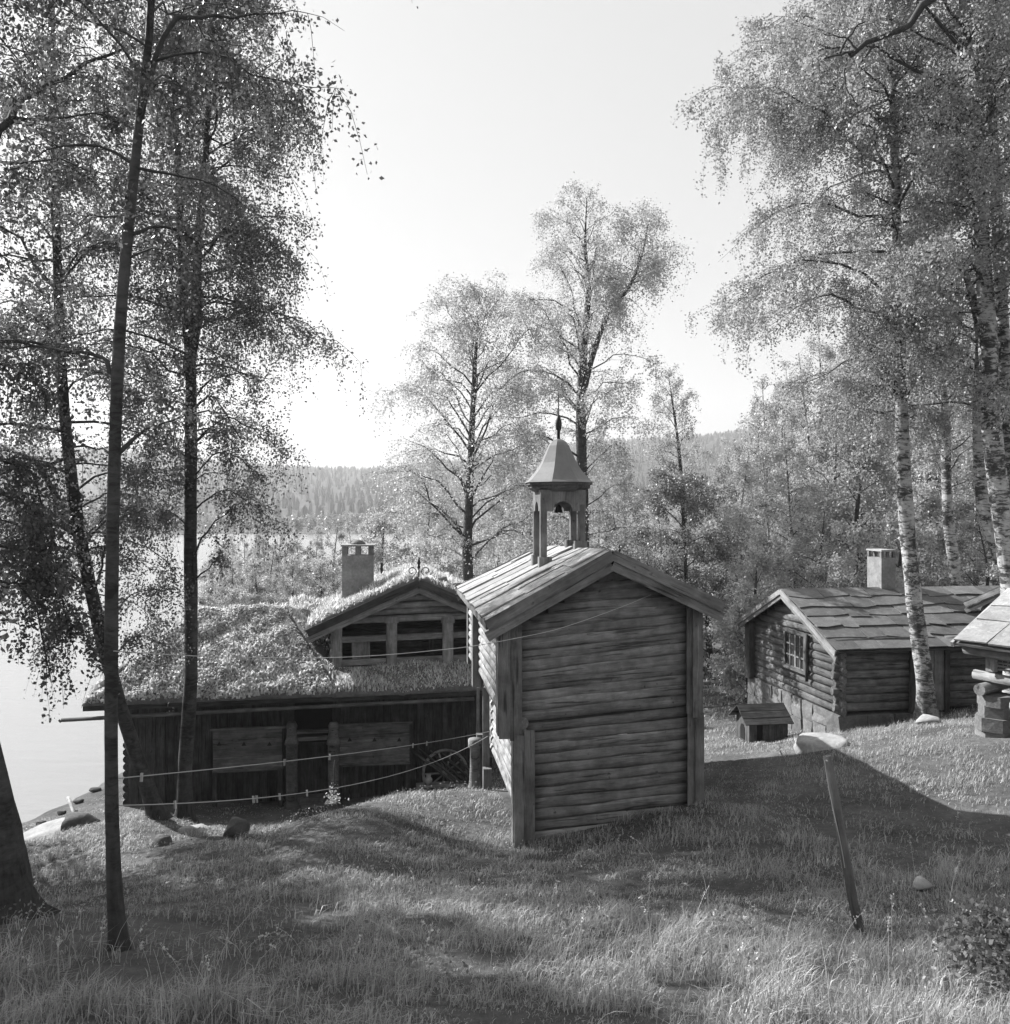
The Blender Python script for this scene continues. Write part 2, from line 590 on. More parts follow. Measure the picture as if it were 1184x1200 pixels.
def ground(X, Y):
    X = np.asarray(X, float)
    Y = np.asarray(Y, float)
    sh = X.shape
    x, y = X.ravel(), Y.ravel()
    near = np.zeros_like(x)
    for i0 in range(0, len(x), 20000):
        s = slice(i0, i0 + 20000)
        d2 = (x[s, None] - CTRL[None, :, 0]) ** 2 + (y[s, None] - CTRL[None, :, 1]) ** 2
        near[s] = _tps(d2) @ _w[:_n] + _w[_n] + _w[_n + 1] * x[s] + _w[_n + 2] * y[s]
    # far land, lake basin and the wooded slope on the right
    s1 = np.minimum((-12.3 - 0.309 * (y - 24)) - x, 285 - y)
    s2 = np.minimum(np.minimum(y - 120, 285 - y), 90 - x)
    sd = np.maximum(s1, s2)
    far = np.clip(-8.2 - 0.14 * sd, -11.5, -7.6)
    far += sstep(10, 90, x) * 26 * sstep(26, 75, y) * (1 - 0.75 * sstep(150, 330, y)) + 6 * sstep(20, 60, x) * sstep(5, 30, y)
    far += sstep(15, 60, x) * 6 * (1 - sstep(0, 30, y))
    far = np.where(y < 6, far + (6 - y) * 0.22, far)
    d = np.hypot(x / 1.1, y - 16)
    k = sstep(17, 29, d)
    z = near * (1 - k) + far * k
    bumps = (0.035 * np.sin(1.9 * x + 0.7 * y) * np.sin(1.3 * y - 0.5 * x) + 0.02 * np.sin(4.1 * x - 2.2 * y + 1) * np.sin(3.3 * y + 1.7 * x)
             + 0.05 * np.sin(0.8 * x + 2.1) * np.sin(0.9 * y + 0.4))
    z = z + bumps * (1 - sstep(60, 120, d))
    return z.reshape(sh)


def gz(x, y):
    return float(ground(np.array([x]), np.array([y]))[0])


def axis_grid(lo, a, b, hi, fine, grow=1.13):
    g = list(np.arange(a, b + 1e-6, fine))
    s, x = fine, b
    while x < hi:
        s = min(s * grow, 60)
        x += s
        g.append(x)
    s, x, pre = fine, a, []
    while x > lo:
        s = min(s * grow, 60)
        x -= s
        pre.append(x)
    return np.array(pre[::-1] + g)


gx = axis_grid(-900, -18, 18, 900, 0.22)
gy = axis_grid(-40, 3, 27, 1000, 0.22)
GX, GY = np.meshgrid(gx, gy)
GZ = ground(GX, GY)
nx, ny = len(gx), len(gy)
idx = np.arange(nx * ny).reshape(ny, nx)
quads = np.stack([idx[:-1, :-1], idx[:-1, 1:], idx[1:, 1:], idx[1:, :-1]], -1).reshape(-1, 4)
o = bpy.data.objects.new('ground', npmesh('ground', np.stack([GX, GY, GZ], -1).reshape(-1, 3), [quads], M['ground'], True))
tag(link(o, None, Matrix.Identity(4)), 'grassy hillside sloping down to the lake', None, None, 'structure')
tag(mobj('lake', [(-890, 14, LAKE_Z), (890, 14, LAKE_Z), (890, 300, LAKE_Z), (-890, 300, LAKE_Z)], [(0, 1, 2, 3)], M['water']),
    'calm pale lake beyond the turf-roofed house', None, None, 'structure')

# far hills: one sheet rising behind the lake, silhouette read from the picture
sil_px = np.array([-900, -300, 0, 120, 240, 330, 430, 560, 700, 800, 900, 1100, 1500, 2200])
sil_py = np.array([520, 515, 527, 530, 540, 549, 552, 540, 520, 517, 505, 480, 470, 480])


def hill_z(x, y):
    px = CX + FPX * x / y
    top = (CY - np.interp(px, sil_px, sil_py)) / FPX * 1500 - 9
    k = sstep(430, 1500, y)
    rough = 5 * np.sin(x * 0.013 + y * 0.004) + 3 * np.sin(x * 0.037 - 1)
    return -9.5 + (top + 9.5) * k ** 0.9 + rough * k * (1 - k) * 2


hy = np.linspace(400, 1700, 40)
ha = np.linspace(-1.25, 1.5, 110)
HA, HY = np.meshgrid(ha, hy)
HX = HA * HY
HZ = hill_z(HX, np.minimum(HY, 1500)) - np.maximum(HY - 1500, 0) * 0.15
idx = np.arange(HX.size).reshape(HX.shape)
quads = np.stack([idx[:-1, :-1], idx[:-1, 1:], idx[1:, 1:], idx[1:, :-1]], -1).reshape(-1, 4)
o = bpy.data.objects.new('hills', npmesh('hills', np.stack([HX, HY, HZ], -1).reshape(-1, 3), [quads], M['hill'], True))
tag(link(o, None, Matrix.Identity(4)), 'long wooded hills on the far side of the lake', None, None, 'structure')


def far_wood(name, pts, hs, label, mat, seed, conifer=0.7):
    """one mass of small far trees: each three ragged whorls or a lumpy crown"""
    rs = np.random.RandomState(seed)
    V, F = [], []
    base = 0
    for (x, y, z), h in zip(pts, hs):
        con = rs.rand() < conifer
        if con:
            rings = [(0.0, 0.2), (0.5, 0.12), (1.0, 0.004)]
        else:
            rings = [(0.0, 0.15), (0.6, 0.24), (1.0, 0.03)]
        S = 4
        a = np.arange(S) * 2 * np.pi / S + rs.rand() * 3
        vv = []
        for t, r in rings:
            rr = r * h * rs.uniform(0.75, 1.25, S)
            vv.append(np.stack([x + rr * np.cos(a), y + rr * np.sin(a), z + h * (t + rs.uniform(-0.03, 0.03, S) * (t < 0.98))], -1))
        V.append(np.concatenate(vv))
        R = len(rings)
        i = np.arange(R - 1)[:, None] * S
        k = np.arange(S)[None, :]
        q = np.stack([i + k, i + (k + 1) % S, i + S + (k + 1) % S, i + S + k], -1).reshape(-1, 4)
        F.append(q + base)
        base += R * S
    o = bpy.data.objects.new(name, npmesh(name, np.concatenate(V), [np.concatenate(F)], mat))
    tag(link(o, None, Matrix.Identity(4)), label, None, None, 'stuff')


rs = np.random.RandomState(3)
n = 8500
yy = 430 + (1500 - 430) * rs.rand(n) ** 0.75
aa = rs.uniform(-0.85, 0.85, n)
ridge = rs.rand(n) < 0.3
yy[ridge] = rs.uniform(1420, 1510, ridge.sum())
xx = aa * yy
zz = hill_z(xx, np.minimum(yy, 1500)) + 1.5
far_wood('far_forest', np.stack([xx, yy, zz], -1), rs.uniform(7, 12, n), 'dark conifer forest covering the hills beyond the lake', M['far_leaf'], 4)
n = 800
yy = rs.uniform(292, 430, n)
xx = rs.uniform(-0.8, 0.8, n) * yy
zz = ground(xx, yy)
hh = rs.uniform(4, 8, n)
k = rs.randint(0, n, 52000)
d = rs.normal(size=(52000, 3))
d /= np.linalg.norm(d, axis=1, keepdims=True)
d *= rs.rand(52000, 1) ** 0.4
pos = np.stack([xx[k] + d[:, 0] * hh[k] * 0.3, yy[k] + d[:, 1] * hh[k] * 0.3, zz[k] + hh[k] * (0.52 + 0.5 * d[:, 2])], -1)
a = rs.normal(size=(52000, 3))
a /= np.linalg.norm(a, axis=1, keepdims=True)
b = np.cross(a, rs.normal(size=(52000, 3)))
b /= np.linalg.norm(b, axis=1, keepdims=True)
v = np.stack([pos - a * .6, pos + b * .4, pos + a * .6, pos - b * .4], 1).reshape(-1, 3)
o = bpy.data.objects.new('shore_wood', npmesh('shore_wood', v, [np.arange(52000 * 4).reshape(-1, 4)], M['leaf_dark']))
tag(link(o, None, Matrix.Identity(4)), 'pale low wood along the far shore of the lake', None, None, 'stuff')


# ------------------------------------------------------------------ buildings: frames
class Frame:
    """local frame of a building: u along the front, v into depth, z up (all relative to the camera height)"""

    def __init__(self, ox, oy, tan, shear=0.0):
        self.o = Vector((ox, oy, 0))
        self.r = Vector((1, tan, 0)).normalized()
        self.d = Vector((-self.r.y, self.r.x, 0))

    def pt(self, u, v, z):
        p = self.o + self.r * u + self.d * v
        return Vector((p.x, p.y, z))

    def uz(self, px, py, v):
        a = (px - CX) / FPX
        u = (a * (self.o.y + self.d.y * v) - self.o.x - self.d.x * v) / (self.r.x - a * self.r.y)
        Y = self.o.y + self.r.y * u + self.d.y * v
        return u, -(py - CY) / FPX * Y

    def px(self, px, py, v):
        u, z = self.uz(px, py, v)
        return self.pt(u, v, z)


def slab_course(parent, A, B, C, D, rows, cols, seed, mat, thick=0.035, ragged=0.12, name='slate', lift=0.05):
    """slates on a slope: A eave-left, B eave-right, C ridge-right, D ridge-left; each overlaps the row below"""
    rnd = random.Random(seed)
    A, B, C, D = map(Vector, (A, B, C, D))
    nrm = (B - A).cross(D - A).normalized()
    if nrm.z < 0:
        nrm.negate()

    def S(s, t):
        return (A * (1 - s) + B * s) * (1 - t) + (D * (1 - s) + C * s) * t

    for i in range(rows):
        t0 = i / rows
        t1 = min((i + 1.28) / rows, 1.0)
        cuts = [0.0]
        n = cols + rnd.choice((-1, 0, 0, 1))
        for k in range(1, n):
            cuts.append((k + rnd.uniform(-0.28, 0.28) + (0.25 if i % 2 else -0.25)) / n)
        cuts.append(1.0)
        for k in range(n):
            s0, s1 = cuts[k], cuts[k + 1]
            if s1 - s0 < 0.02:
                continue
            e = ragged / rows
            tl = t0 + (rnd.uniform(-e, e) if i else rnd.uniform(-0.004, 0.004))
            tr = t0 + (rnd.uniform(-e, e) if i else rnd.uniform(-0.004, 0.004))
            tm = (tl + tr) / 2 + rnd.uniform(-e, e) * 0.6 * (i > 0)
            w = s1 - s0
            g = 0.0008
            sk = rnd.uniform(-0.03, 0.03) * w
            pts = [(s0 + g + w * rnd.uniform(-0.02, 0.02) * (k > 0), tl), (s0 + w * rnd.uniform(0.35, 0.65), tm), (s1 - g + w * rnd.uniform(-0.02, 0.02) * (k < n - 1), tr),
                   (s1 - g, (t0 + t1) / 2), (s1 - g + sk * (k < n - 1), t1), (s0 + g + sk * (k > 0), t1), (s0 + g, (t0 + t1) / 2)]
            lf = lift * rnd.uniform(0.7, 1.4)
            side = rnd.uniform(-0.012, 0.012)
            ps = []
            for s, t in pts:
                f = (t1 - t) / max(t1 - t0, 1e-6)
                ps.append(S(s, t) + nrm * (0.012 + lf * f + side * (s - s0) / w + 0.004 * (k % 2)))
            prism(name, parent, ps, nrm, thick * rnd.uniform(0.8, 1.2), mat)


def gable_roof_deck(parent, pts, nrm, thick, mat, name='roof_deck'):
    prism(name, parent, pts, nrm, thick, mat)


# ------------------------------------------------------------------ storehouse with bell turret (centre)
def build_tower():
    O = P(607, 992, 12.6)
    F = Frame(O.x, O.y, 0.139)
    root = thing('storehouse', (O.x + 1.4, O.y + 2.6, -5.0), 'tall two-storey log storehouse with slab roof and bell turret on its ridge', 'storehouse')
    W, WB, WS = M['wood'], M['wood_board'], M['wood_side']
    LEN = 5.2
    V1, V2 = 3.4, 5.1                     # cross walls behind the front gable
    vu, vl = -0.045, 0.0                      # front planes of upper and lower storey

    def lerp(a, b, t):
        return a + (b - a) * t

    # lower front logs: boundaries between A (top) and B (near the ground)
    A = ((607, 848), (812, 828))
    B = ((607, 966), (812, 944))
    rows = 9
    lowlev = []
    for i in range(-3, rows):
        t = (i + 0.5) / rows
        l = F.uz(607, lerp(B[0][1], A[0][1], t), vl)
        r = F.uz(812, lerp(B[1][1], A[1][1], t), vl)
        lowlev.append((l[1], r[1]))
        ul, ur = F.uz(609, 0, vl)[0], F.uz(814, 0, vl)[0]
        log('log', root, F.pt(ul, vl + 0.09, l[1]), F.pt(ur, vl + 0.09, r[1]), 0.093 * RJ.uniform(0.98, 1.06), W, flat=RJ.uniform(0.32, 0.5), seg=5, bow=0.016)
    # upper front logs
    A2 = ((589, 731), (818, 704))
    B2 = ((589, 849), (818, 827))
    rows2 = 10
    uplev = []
    for i in range(rows2):
        t = (i + 0.5) / rows2
        l = F.uz(589, lerp(B2[0][1], A2[0][1], t), vu)
        r = F.uz(818, lerp(B2[1][1], A2[1][1], t), vu)
        uplev.append((l[1], r[1]))
        ul, ur = F.uz(591, 0, vu)[0], F.uz(816, 0, vu)[0]
        log('log', root, F.pt(ul, vu + 0.09, l[1]), F.pt(ur, vu + 0.09, r[1]), 0.092 * RJ.uniform(0.98, 1.06), W, flat=RJ.uniform(0.32, 0.5), seg=5, bow=0.016)
    # gable boards above the eaves
    ap = (719, 662)
    for i in range(6):
        y = 721 - i * 11.5
        xl = 592 + (718 - 592) * (737 - y) / (737 - 664)
        xr = 812 - (812 - 720) * (706 - y) / (706 - 664) if y < 706 else 812
        xl = max(xl, 592)
        if xr - xl < 18:
            continue
        slope = -0.07
        l = F.uz(xl, y - slope * (718 - xl), vu)
        r = F.uz(xr, y - slope * (718 - xr), vu)
        log('log', root, F.pt(l[0] + 0.05, vu + 0.09, l[1]), F.pt(r[0] - 0.05, vu + 0.09, r[1]), 0.09, W, flat=0.5)
    prism('gable_backing', root, [F.px(593, 742, vu + .13), F.px(812, 720, vu + .13), F.px(812, 702, vu + .13), F.px(719, 658, vu + .13), F.px(593, 726, vu + .13)], -F.d, 0.03, M['wood_mid'])
    # side walls: left (sunlit) and right, two bays each
    ul_low = F.uz(607, 0, vl)[0] + 0.08
    ur_low = F.uz(818, 0, vl)[0]
    ul_up = F.uz(590, 0, vu)[0] + 0.06
    ur_up = F.uz(818, 0, vu)[0]
    for side, (u0, zi) in enumerate(((ul_low, 0), (ur_low, 1))):
        for i, lv in enumerate(lowlev):
            z = lv[zi] + 0.09
            if i < 3:
                continue
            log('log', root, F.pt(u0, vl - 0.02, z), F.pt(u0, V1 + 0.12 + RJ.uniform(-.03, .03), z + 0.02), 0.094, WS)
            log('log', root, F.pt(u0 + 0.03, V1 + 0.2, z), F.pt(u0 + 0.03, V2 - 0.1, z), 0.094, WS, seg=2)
    for side, (u0, zi) in enumerate(((ul_up, 0), (ur_up, 1))):
        for i, lv in enumerate(uplev):
            z = lv[zi] + 0.09
            if side == 0 and i == rows2 - 1:
                z -= 0.02
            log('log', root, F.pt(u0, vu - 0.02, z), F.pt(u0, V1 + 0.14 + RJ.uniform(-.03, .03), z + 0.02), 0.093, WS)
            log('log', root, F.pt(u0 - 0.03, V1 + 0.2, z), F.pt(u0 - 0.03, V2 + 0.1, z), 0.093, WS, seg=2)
    # back wall
    for i, lv in enumerate(lowlev + uplev):
        z0, z1 = lv
        log('log', root, F.pt(ul_low, V2, z0 + 0.03), F.pt(ur_low, V2, z1 + 0.03), 0.094, W, seg=2)
    for i in range(5):
        k = 1 - (i + 0.5) / 5.6
        uc = (ul_up + ur_up) / 2
        log('log', root, F.pt(uc - 1.5 * k, V2, uplev[-1][0] + 0.22 + i * 0.17), F.pt(uc + 1.5 * k, V2, uplev[-1][0] + 0.3 + i * 0.17), 0.09, W, seg=2)

    # corner casings of vertical boards
    def casing(x0, x1, y0, y1, v, t=0.03, mat=WB):
        a = F.px((x0 + x1) / 2, y0, v)
        b = F.px((x0 + x1) / 2, y1, v)
        b = Vector((a.x, a.y, b.z))
        w = abs(F.uz(x1, y0, v)[0] - F.uz(x0, y0, v)[0])
        beam('corner_board', root, a, b, w, t, mat, up=-F.d, jit=0.002)
    casing(585, 598, 728, 866, vu - 0.16)
    casing(598, 612, 728, 868, vu - 0.06)
    casing(603, 614, 862, 996, vl - 0.12)
    casing(614, 627, 856, 990, vl - 0.05)
    casing(805, 812, 700, 836, vu - 0.03)
    casing(812, 822, 700, 841, vu - 0.10)
    casing(806, 815, 832, 952, vl - 0.04)
    casing(815, 825, 838, 950, vl - 0.09)

    def side_board(u, v0, v1, z0, z1, mat=WB, name='corner_board'):
        vm = (v0 + v1) / 2
        beam(name, root, F.pt(u, vm, z0), F.pt(u, vm, z1), abs(v1 - v0), 0.03, mat, up=-F.r, jit=0.002)
    zt, zb = uplev[-1][0] + 0.1, uplev[0][0] - 0.1
    ul_edge = F.uz(585, 0, vu - 0.16)[0]
    ur_edge = F.uz(822, 0, vu - 0.10)[0]
    side_board(ul_edge, vu - 0.14, vu + 0.12, zt, zb - 0.12)
    side_board(ur_edge + 0.02, vu - 0.08, vu + 0.2, zt + 0.2, zb + 0.1)
    l_edge = F.uz(603, 0, vl - 0.12)[0]
    side_board(l_edge, vl - 0.10, vl + 0.12, lowlev[-1][0], -5.3)
    r_edge = F.uz(825, 0, vl - 0.09)[0]
    side_board(r_edge, vl - 0.07, vl + 0.2, lowlev[-1][1], -4.95)
    # casings over the middle and rear cross-wall ends, seen end-on along the sunny side
    for v, x0, x1, y0, y1, y2 in ((V1, 556, 567.5, 704, 805, 806), (V2, 550, 552.5, 698, 778, 778)):
        a = F.uz(x0, y0, v)
        b = F.uz(x1, y1, v)
        um = (a[0] + b[0]) / 2
        beam('corner_board', root, F.pt(um, v, a[1]), F.pt(um, v, b[1]), abs(b[0] - a[0]), 0.03, WB, up=-F.d, jit=0.002)
        beam('corner_board', root, F.pt(a[0] - 0.017, v + 0.12, a[1]), F.pt(a[0] - 0.017, v + 0.12, b[1]), 0.24, 0.03, WB, up=-F.r, jit=0.002)
    for v, x0, x1, y0, y1 in ((V1, 566, 574, 806, 906), (V2, 559.5, 561.5, 806, 864)):
        a = F.uz(x0, y0, v)
        b = F.uz(x1, y1, v)
        um = (a[0] + b[0]) / 2
        beam('corner_board', root, F.pt(um, v + 0.02, a[1]), F.pt(um, v + 0.02, b[1]), max(abs(b[0] - a[0]), 0.06), 0.03, WB, up=-F.d, jit=0.002)
    # supporting posts and the flared staddle post at the back
    for v, px_, y0 in ((V1 - 0.1, 571, 900), (V2 - 0.1, 563, 860)):
        a = F.px(px_, y0, v)
        beam('support_post', root, a, Vector((a.x, a.y, gz(a.x, a.y) - 0.2)), 0.16, 0.16, WB, up=-F.d)
        u = F.uz(px_, y0, v)[0]
        b = F.pt(ur_low, v, a.z + 0.2)
        beam('support_post', root, b, Vector((b.x, b.y, gz(b.x, b.y) - 0.2)), 0.16, 0.16, WB, up=-F.d)
    a = F.px(557, 866, V2 - 0.35)
    g0 = gz(a.x, a.y) - 0.15
    hh = a.z - g0
    lathe('staddle_post', root, (a.x, a.y, g0), [(0.26, 0), (0.2, 0.15 * hh), (0.13, 0.35 * hh), (0.11, 0.6 * hh), (0.11, 0.86 * hh), (0.15, 0.88 * hh), (0.15, hh)], M['wood'], 10)
    # floors: dark boxes closing the inside
    prism('floor', root, [F.pt(ul_up, vu + .1, zb), F.pt(ur_up, vu + .1, zb + .25), F.pt(ur_up, V2, zb + .25), F.pt(ul_up, V2, zb)], (0, 0, 1), 0.05, M['wood_dark'])

    # roof
    vf, vb = vu - 0.28, vu - 0.28 + LEN + 0.5
    apx = F.uz(718, 644, vf)
    le = F.uz(569, 727, vf)
    re = F.uz(849, 705, vf)
    drop = 0.14
    Aa, Bb, Cc, Dd = F.pt(le[0], vf, le[1]), F.pt(le[0], vb, le[1]), F.pt(apx[0], vb, apx[1] - drop), F.pt(apx[0], vf, apx[1])
    nL = (Bb - Aa).cross(Dd - Aa).normalized()
    if nL.z < 0:
        nL.negate()
    off = nL * -0.08
    prism('roof_deck', root, [p + off for p in (Aa, Bb, Cc, Dd)], nL, 0.03, M['wood_board'])
    A3, B3 = F.pt(re[0], vf, re[1]), F.pt(re[0], vb, re[1])
    nR = (B3 - A3).cross(Dd - A3).normalized()
    if nR.z < 0:
        nR.negate()
    prism('roof_deck', root, [p + nR * -0.08 for p in (A3, B3, Cc, Dd)], nR, 0.03, M['wood_board'])
    # long slabs running from eave to ridge, lapped sideways
    rnd = random.Random(8)
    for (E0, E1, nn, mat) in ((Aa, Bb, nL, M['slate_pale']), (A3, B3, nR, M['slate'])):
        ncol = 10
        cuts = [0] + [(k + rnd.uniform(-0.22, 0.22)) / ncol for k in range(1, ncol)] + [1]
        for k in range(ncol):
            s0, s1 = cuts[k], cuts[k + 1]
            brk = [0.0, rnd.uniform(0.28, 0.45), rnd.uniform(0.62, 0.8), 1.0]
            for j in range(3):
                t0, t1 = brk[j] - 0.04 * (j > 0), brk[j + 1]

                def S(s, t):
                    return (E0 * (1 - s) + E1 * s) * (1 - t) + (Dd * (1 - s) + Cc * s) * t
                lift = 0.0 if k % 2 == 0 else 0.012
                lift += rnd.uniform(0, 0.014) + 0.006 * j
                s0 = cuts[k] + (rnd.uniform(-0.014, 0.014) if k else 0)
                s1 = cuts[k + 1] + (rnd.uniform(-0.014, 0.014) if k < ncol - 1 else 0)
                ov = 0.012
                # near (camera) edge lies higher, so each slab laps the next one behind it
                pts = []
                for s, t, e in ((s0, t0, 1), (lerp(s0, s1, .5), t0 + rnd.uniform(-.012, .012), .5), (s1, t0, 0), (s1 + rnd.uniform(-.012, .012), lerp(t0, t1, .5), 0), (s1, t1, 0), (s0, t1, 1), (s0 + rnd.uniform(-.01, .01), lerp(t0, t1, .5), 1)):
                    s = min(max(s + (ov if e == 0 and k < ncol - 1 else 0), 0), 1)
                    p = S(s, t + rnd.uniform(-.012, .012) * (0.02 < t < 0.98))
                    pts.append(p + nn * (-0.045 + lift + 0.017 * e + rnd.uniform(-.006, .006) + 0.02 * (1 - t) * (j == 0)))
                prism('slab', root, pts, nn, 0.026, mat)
    # bargeboards, two per rake, front and back
    for vv, dz, sg in ((vf - 0.025, 0, 1), (vb + 0.025, -drop, -1)):
        for (eu, ez) in (le, re):
            for (w, lo_, t, o2) in ((0.17, 0.075, 0.035, 0.0), (0.15, 0.225, 0.03, 0.03)):
                slope = (apx[1] - ez) / (apx[0] - eu)
                cs = math.cos(math.atan(slope))
                p0 = F.pt(eu + (0.02 if eu < apx[0] else -0.02), vv + sg * o2, ez - lo_ / cs - (0.0 if eu < apx[0] else 0.0) + (dz * 0))
                p1 = F.pt(apx[0], vv + sg * o2 + (0.003 if eu < apx[0] else 0), apx[1] + dz - lo_ / cs)
                beam('bargeboard', root, p0, p1, t, w, M['wood_board'], jit=0.002)
    # eave boards along the sides
    for (eu, ez) in (le, re):
        beam('eave_board', root, F.pt(eu + (0.03 if eu < 1 else -0.03), vf + .05, ez - 0.1), F.pt(eu + (0.03 if eu < 1 else -0.03), vb - .05, ez - 0.1), 0.04, 0.1, WB)

    # ---- bell turret on the ridge
    fl = P(635, 648, 14.75)
    f_u, f_v = (fl - F.o).dot(F.r), (fl - F.o).dot(F.d)
    S_ = 0.84
    cu, cv = f_u + S_ / 2 - 0.02, f_v + S_ / 2
    Yc = F.pt(cu, cv, 0).y
    zc = lambda py: -(py - CY) / FPX * (Yc - 0.35)
    z_base, z_spring, z_top, z_corn = zc(646), zc(599), zc(574), zc(566)

    def roof_z(u):
        if u < apx[0]:
            return apx[1] - 0.08 + (u - apx[0]) * (apx[1] - le[1]) / (apx[0] - le[0])
        return apx[1] - 0.08 - (u - apx[0]) * (apx[1] - re[1]) / (re[0] - apx[0])
    hs = S_ / 2
    for su in (-1, 1):
        for sv in (-1, 1):
            u, v = cu + su * (hs - 0.06), cv + sv * (hs - 0.06)
            zb_ = roof_z(u) - 0.1
            beam('turret_post', root, F.pt(u, v, zb_), F.pt(u, v, z_spring + 0.12), 0.12, 0.12, WB, up=-F.d, cham=0.012)
            beam('turret_foot', root, F.pt(u + 0.03 * -su, v, zb_), F.pt(u + 0.03 * -su, v, roof_z(u) + 0.17), 0.24, 0.17, WB, up=-F.d, cham=0.012)
    # arched panels on the four faces
    for ax in range(4):
        if ax == 0:
            o_, a_, nn = (cu, cv - hs), F.r, -F.d
        elif ax == 1:
            o_, a_, nn = (cu, cv + hs), F.r, F.d
        elif ax == 2:
            o_, a_, nn = (cu - hs, cv), F.d, -F.r
        else:
            o_, a_, nn = (cu + hs, cv), F.d, F.r
        c = F.pt(o_[0], o_[1], 0)
        hw = hs - (0.0 if ax < 2 else 0.036)
        R_ = 0.18
        ring = [(-hw, z_top), (-hw, z_spring), (-R_, z_spring)]
        ring += [(-R_ * math.cos(math.pi * k / 10), z_spring + R_ * math.sin(math.pi * k / 10)) for k in range(1, 10)]
        ring += [(R_, z_spring), (hw, z_spring), (hw, z_top)]
        prism('arch_panel', root, [c + a_ * x + Vector((0, 0, z)) for x, z in ring], nn, 0.035, WB)
    ct = F.pt(cu, cv, 0)
    ang = math.atan2(F.r.y, F.r.x) + math.pi / 8
    lathe('cornice', root, (ct.x, ct.y, z_top - 0.01), [(hs * 1.12, -0.02), (hs * 1.30, 0.02), (hs * 1.42, 0.05), (hs * 1.42, 0.1), (hs * 1.52, 0.105), (hs * 1.52, 0.15)], M['wood_mid'], 8, ang, False)
    zr0 = z_top + 0.142
    Rr = hs * 1.58
    Hr = zc(513) - zr0
    prof = [(1.0, 0.0), (0.9, 0.06), (0.8, 0.15), (0.70, 0.24), (0.61, 0.34), (0.52, 0.46), (0.44, 0.6), (0.37, 0.72), (0.30, 0.85), (0.22, 0.94), (0.14, 0.99), (0.05, 1.01)]
    rf = lathe('turret_roof', root, (ct.x, ct.y, zr0), [(Rr * a, Hr * b) for a, b in prof], M['sheet'], 8, ang, False)
    ztip = zr0 + Hr
    lathe('finial', root, (ct.x, ct.y, ztip - 0.03), [(0.03, 0), (0.028, 0.2), (0.05, 0.22), (0.062, 0.3), (0.055, 0.38), (0.03, 0.45), (0.012, 0.5), (0.008, 0.85), (0.004, 0.95)], M['iron'], 8)
    lathe('bell', root, (ct.x, ct.y, z_spring - 0.03), [(0.085, 0.0), (0.075, 0.02), (0.06, 0.07), (0.05, 0.12), (0.03, 0.16), (0.008, 0.18)], M['iron'], 12)
    beam('bell_beam', root, F.pt(cu - hs + .04, cv, z_spring + 0.12), F.pt(cu + hs - .04, cv, z_spring + 0.12), 0.06, 0.07, WB)
    # small attic opening with wire netting under the eave at the corner
    return F, vu


FT, VU = build_tower()


# ------------------------------------------------------------------ turf helpers
def vnoise(x, y, f, seed):
    rs_ = np.random.RandomState(seed)
    out = np.zeros_like(x)
    for k in range(5):
        a = rs_.uniform(0, 6.28)
        ff = f * rs_.uniform(0.6, 1.7)
        out += np.sin((x * math.cos(a) + y * math.sin(a)) * ff + rs_.uniform(0, 6.28))
    return out / 3.0


def blade_mesh(base, dirs, length, width, lean, seed, nseg=2):
    """grass blades as bent strips; base (N,3), dirs (N,) azimuth"""
    rs_ = np.random.RandomState(seed)
    N = len(base)
    ca, sa = np.cos(dirs), np.sin(dirs)
    side = np.stack([-sa, ca, np.zeros(N)], -1) * (width / 2)[:, None]
    out = np.stack([ca, sa, np.zeros(N)], -1)
    h1 = length * 0.55
    b1 = base + out * (lean * length * 0.25)[:, None] + np.array([0, 0, 1.0]) * h1[:, None]
    tip = base + out * (lean * length)[:, None] + np.array([0, 0, 1.0]) * (length * np.sqrt(np.clip(1 - 0.55 * lean ** 2, 0.1, 1)))[:, None]
    v = np.stack([base - side, base + side, b1 + side * 0.7, b1 - side * 0.7, tip], 1)
    i = np.arange(N)[:, None] * 5
    q = i + np.array([[0, 1, 2, 3]])
    t = i + np.array([[3, 2, 4]])
    return v.reshape(-1, 3), q, t


def turf_on(parent, S, nrm, n, seed, lmin, lmax, wmin, wmax, mat, name='turf', mask=None):
    """turf growth on a patch S(s,t)->world"""
    rs_ = np.random.RandomState(seed)
    s, t = rs_.rand(n), rs_.rand(n)
    base = np.array([tuple(S(a, b)) for a, b in zip(s, t)])
    org = np.array(WM[parent].translation)
    cl = vnoise(base[:, 0] + base[:, 2], base[:, 1] - base[:, 2] * 0.7, 3.2, 5) + 0.5 * vnoise(base[:, 0], base[:, 1] + base[:, 2], 9.0, 6)
    L = rs_.uniform(lmin, lmax, n) * np.clip(0.75 + 0.4 * cl, 0.2, 1.6)
    v, q, tr = blade_mesh(base - org, rs_.uniform(0, 6.28, n), L, rs_.uniform(wmin, wmax, n), rs_.uniform(0.2, 1.0, n), seed)
    o = bpy.data.objects.new(name, npmesh(name, v, [q, tr], mat))
    link(o, parent, Matrix.Translation(Vector(org)))
    tag(o, kind='stuff')
    return o


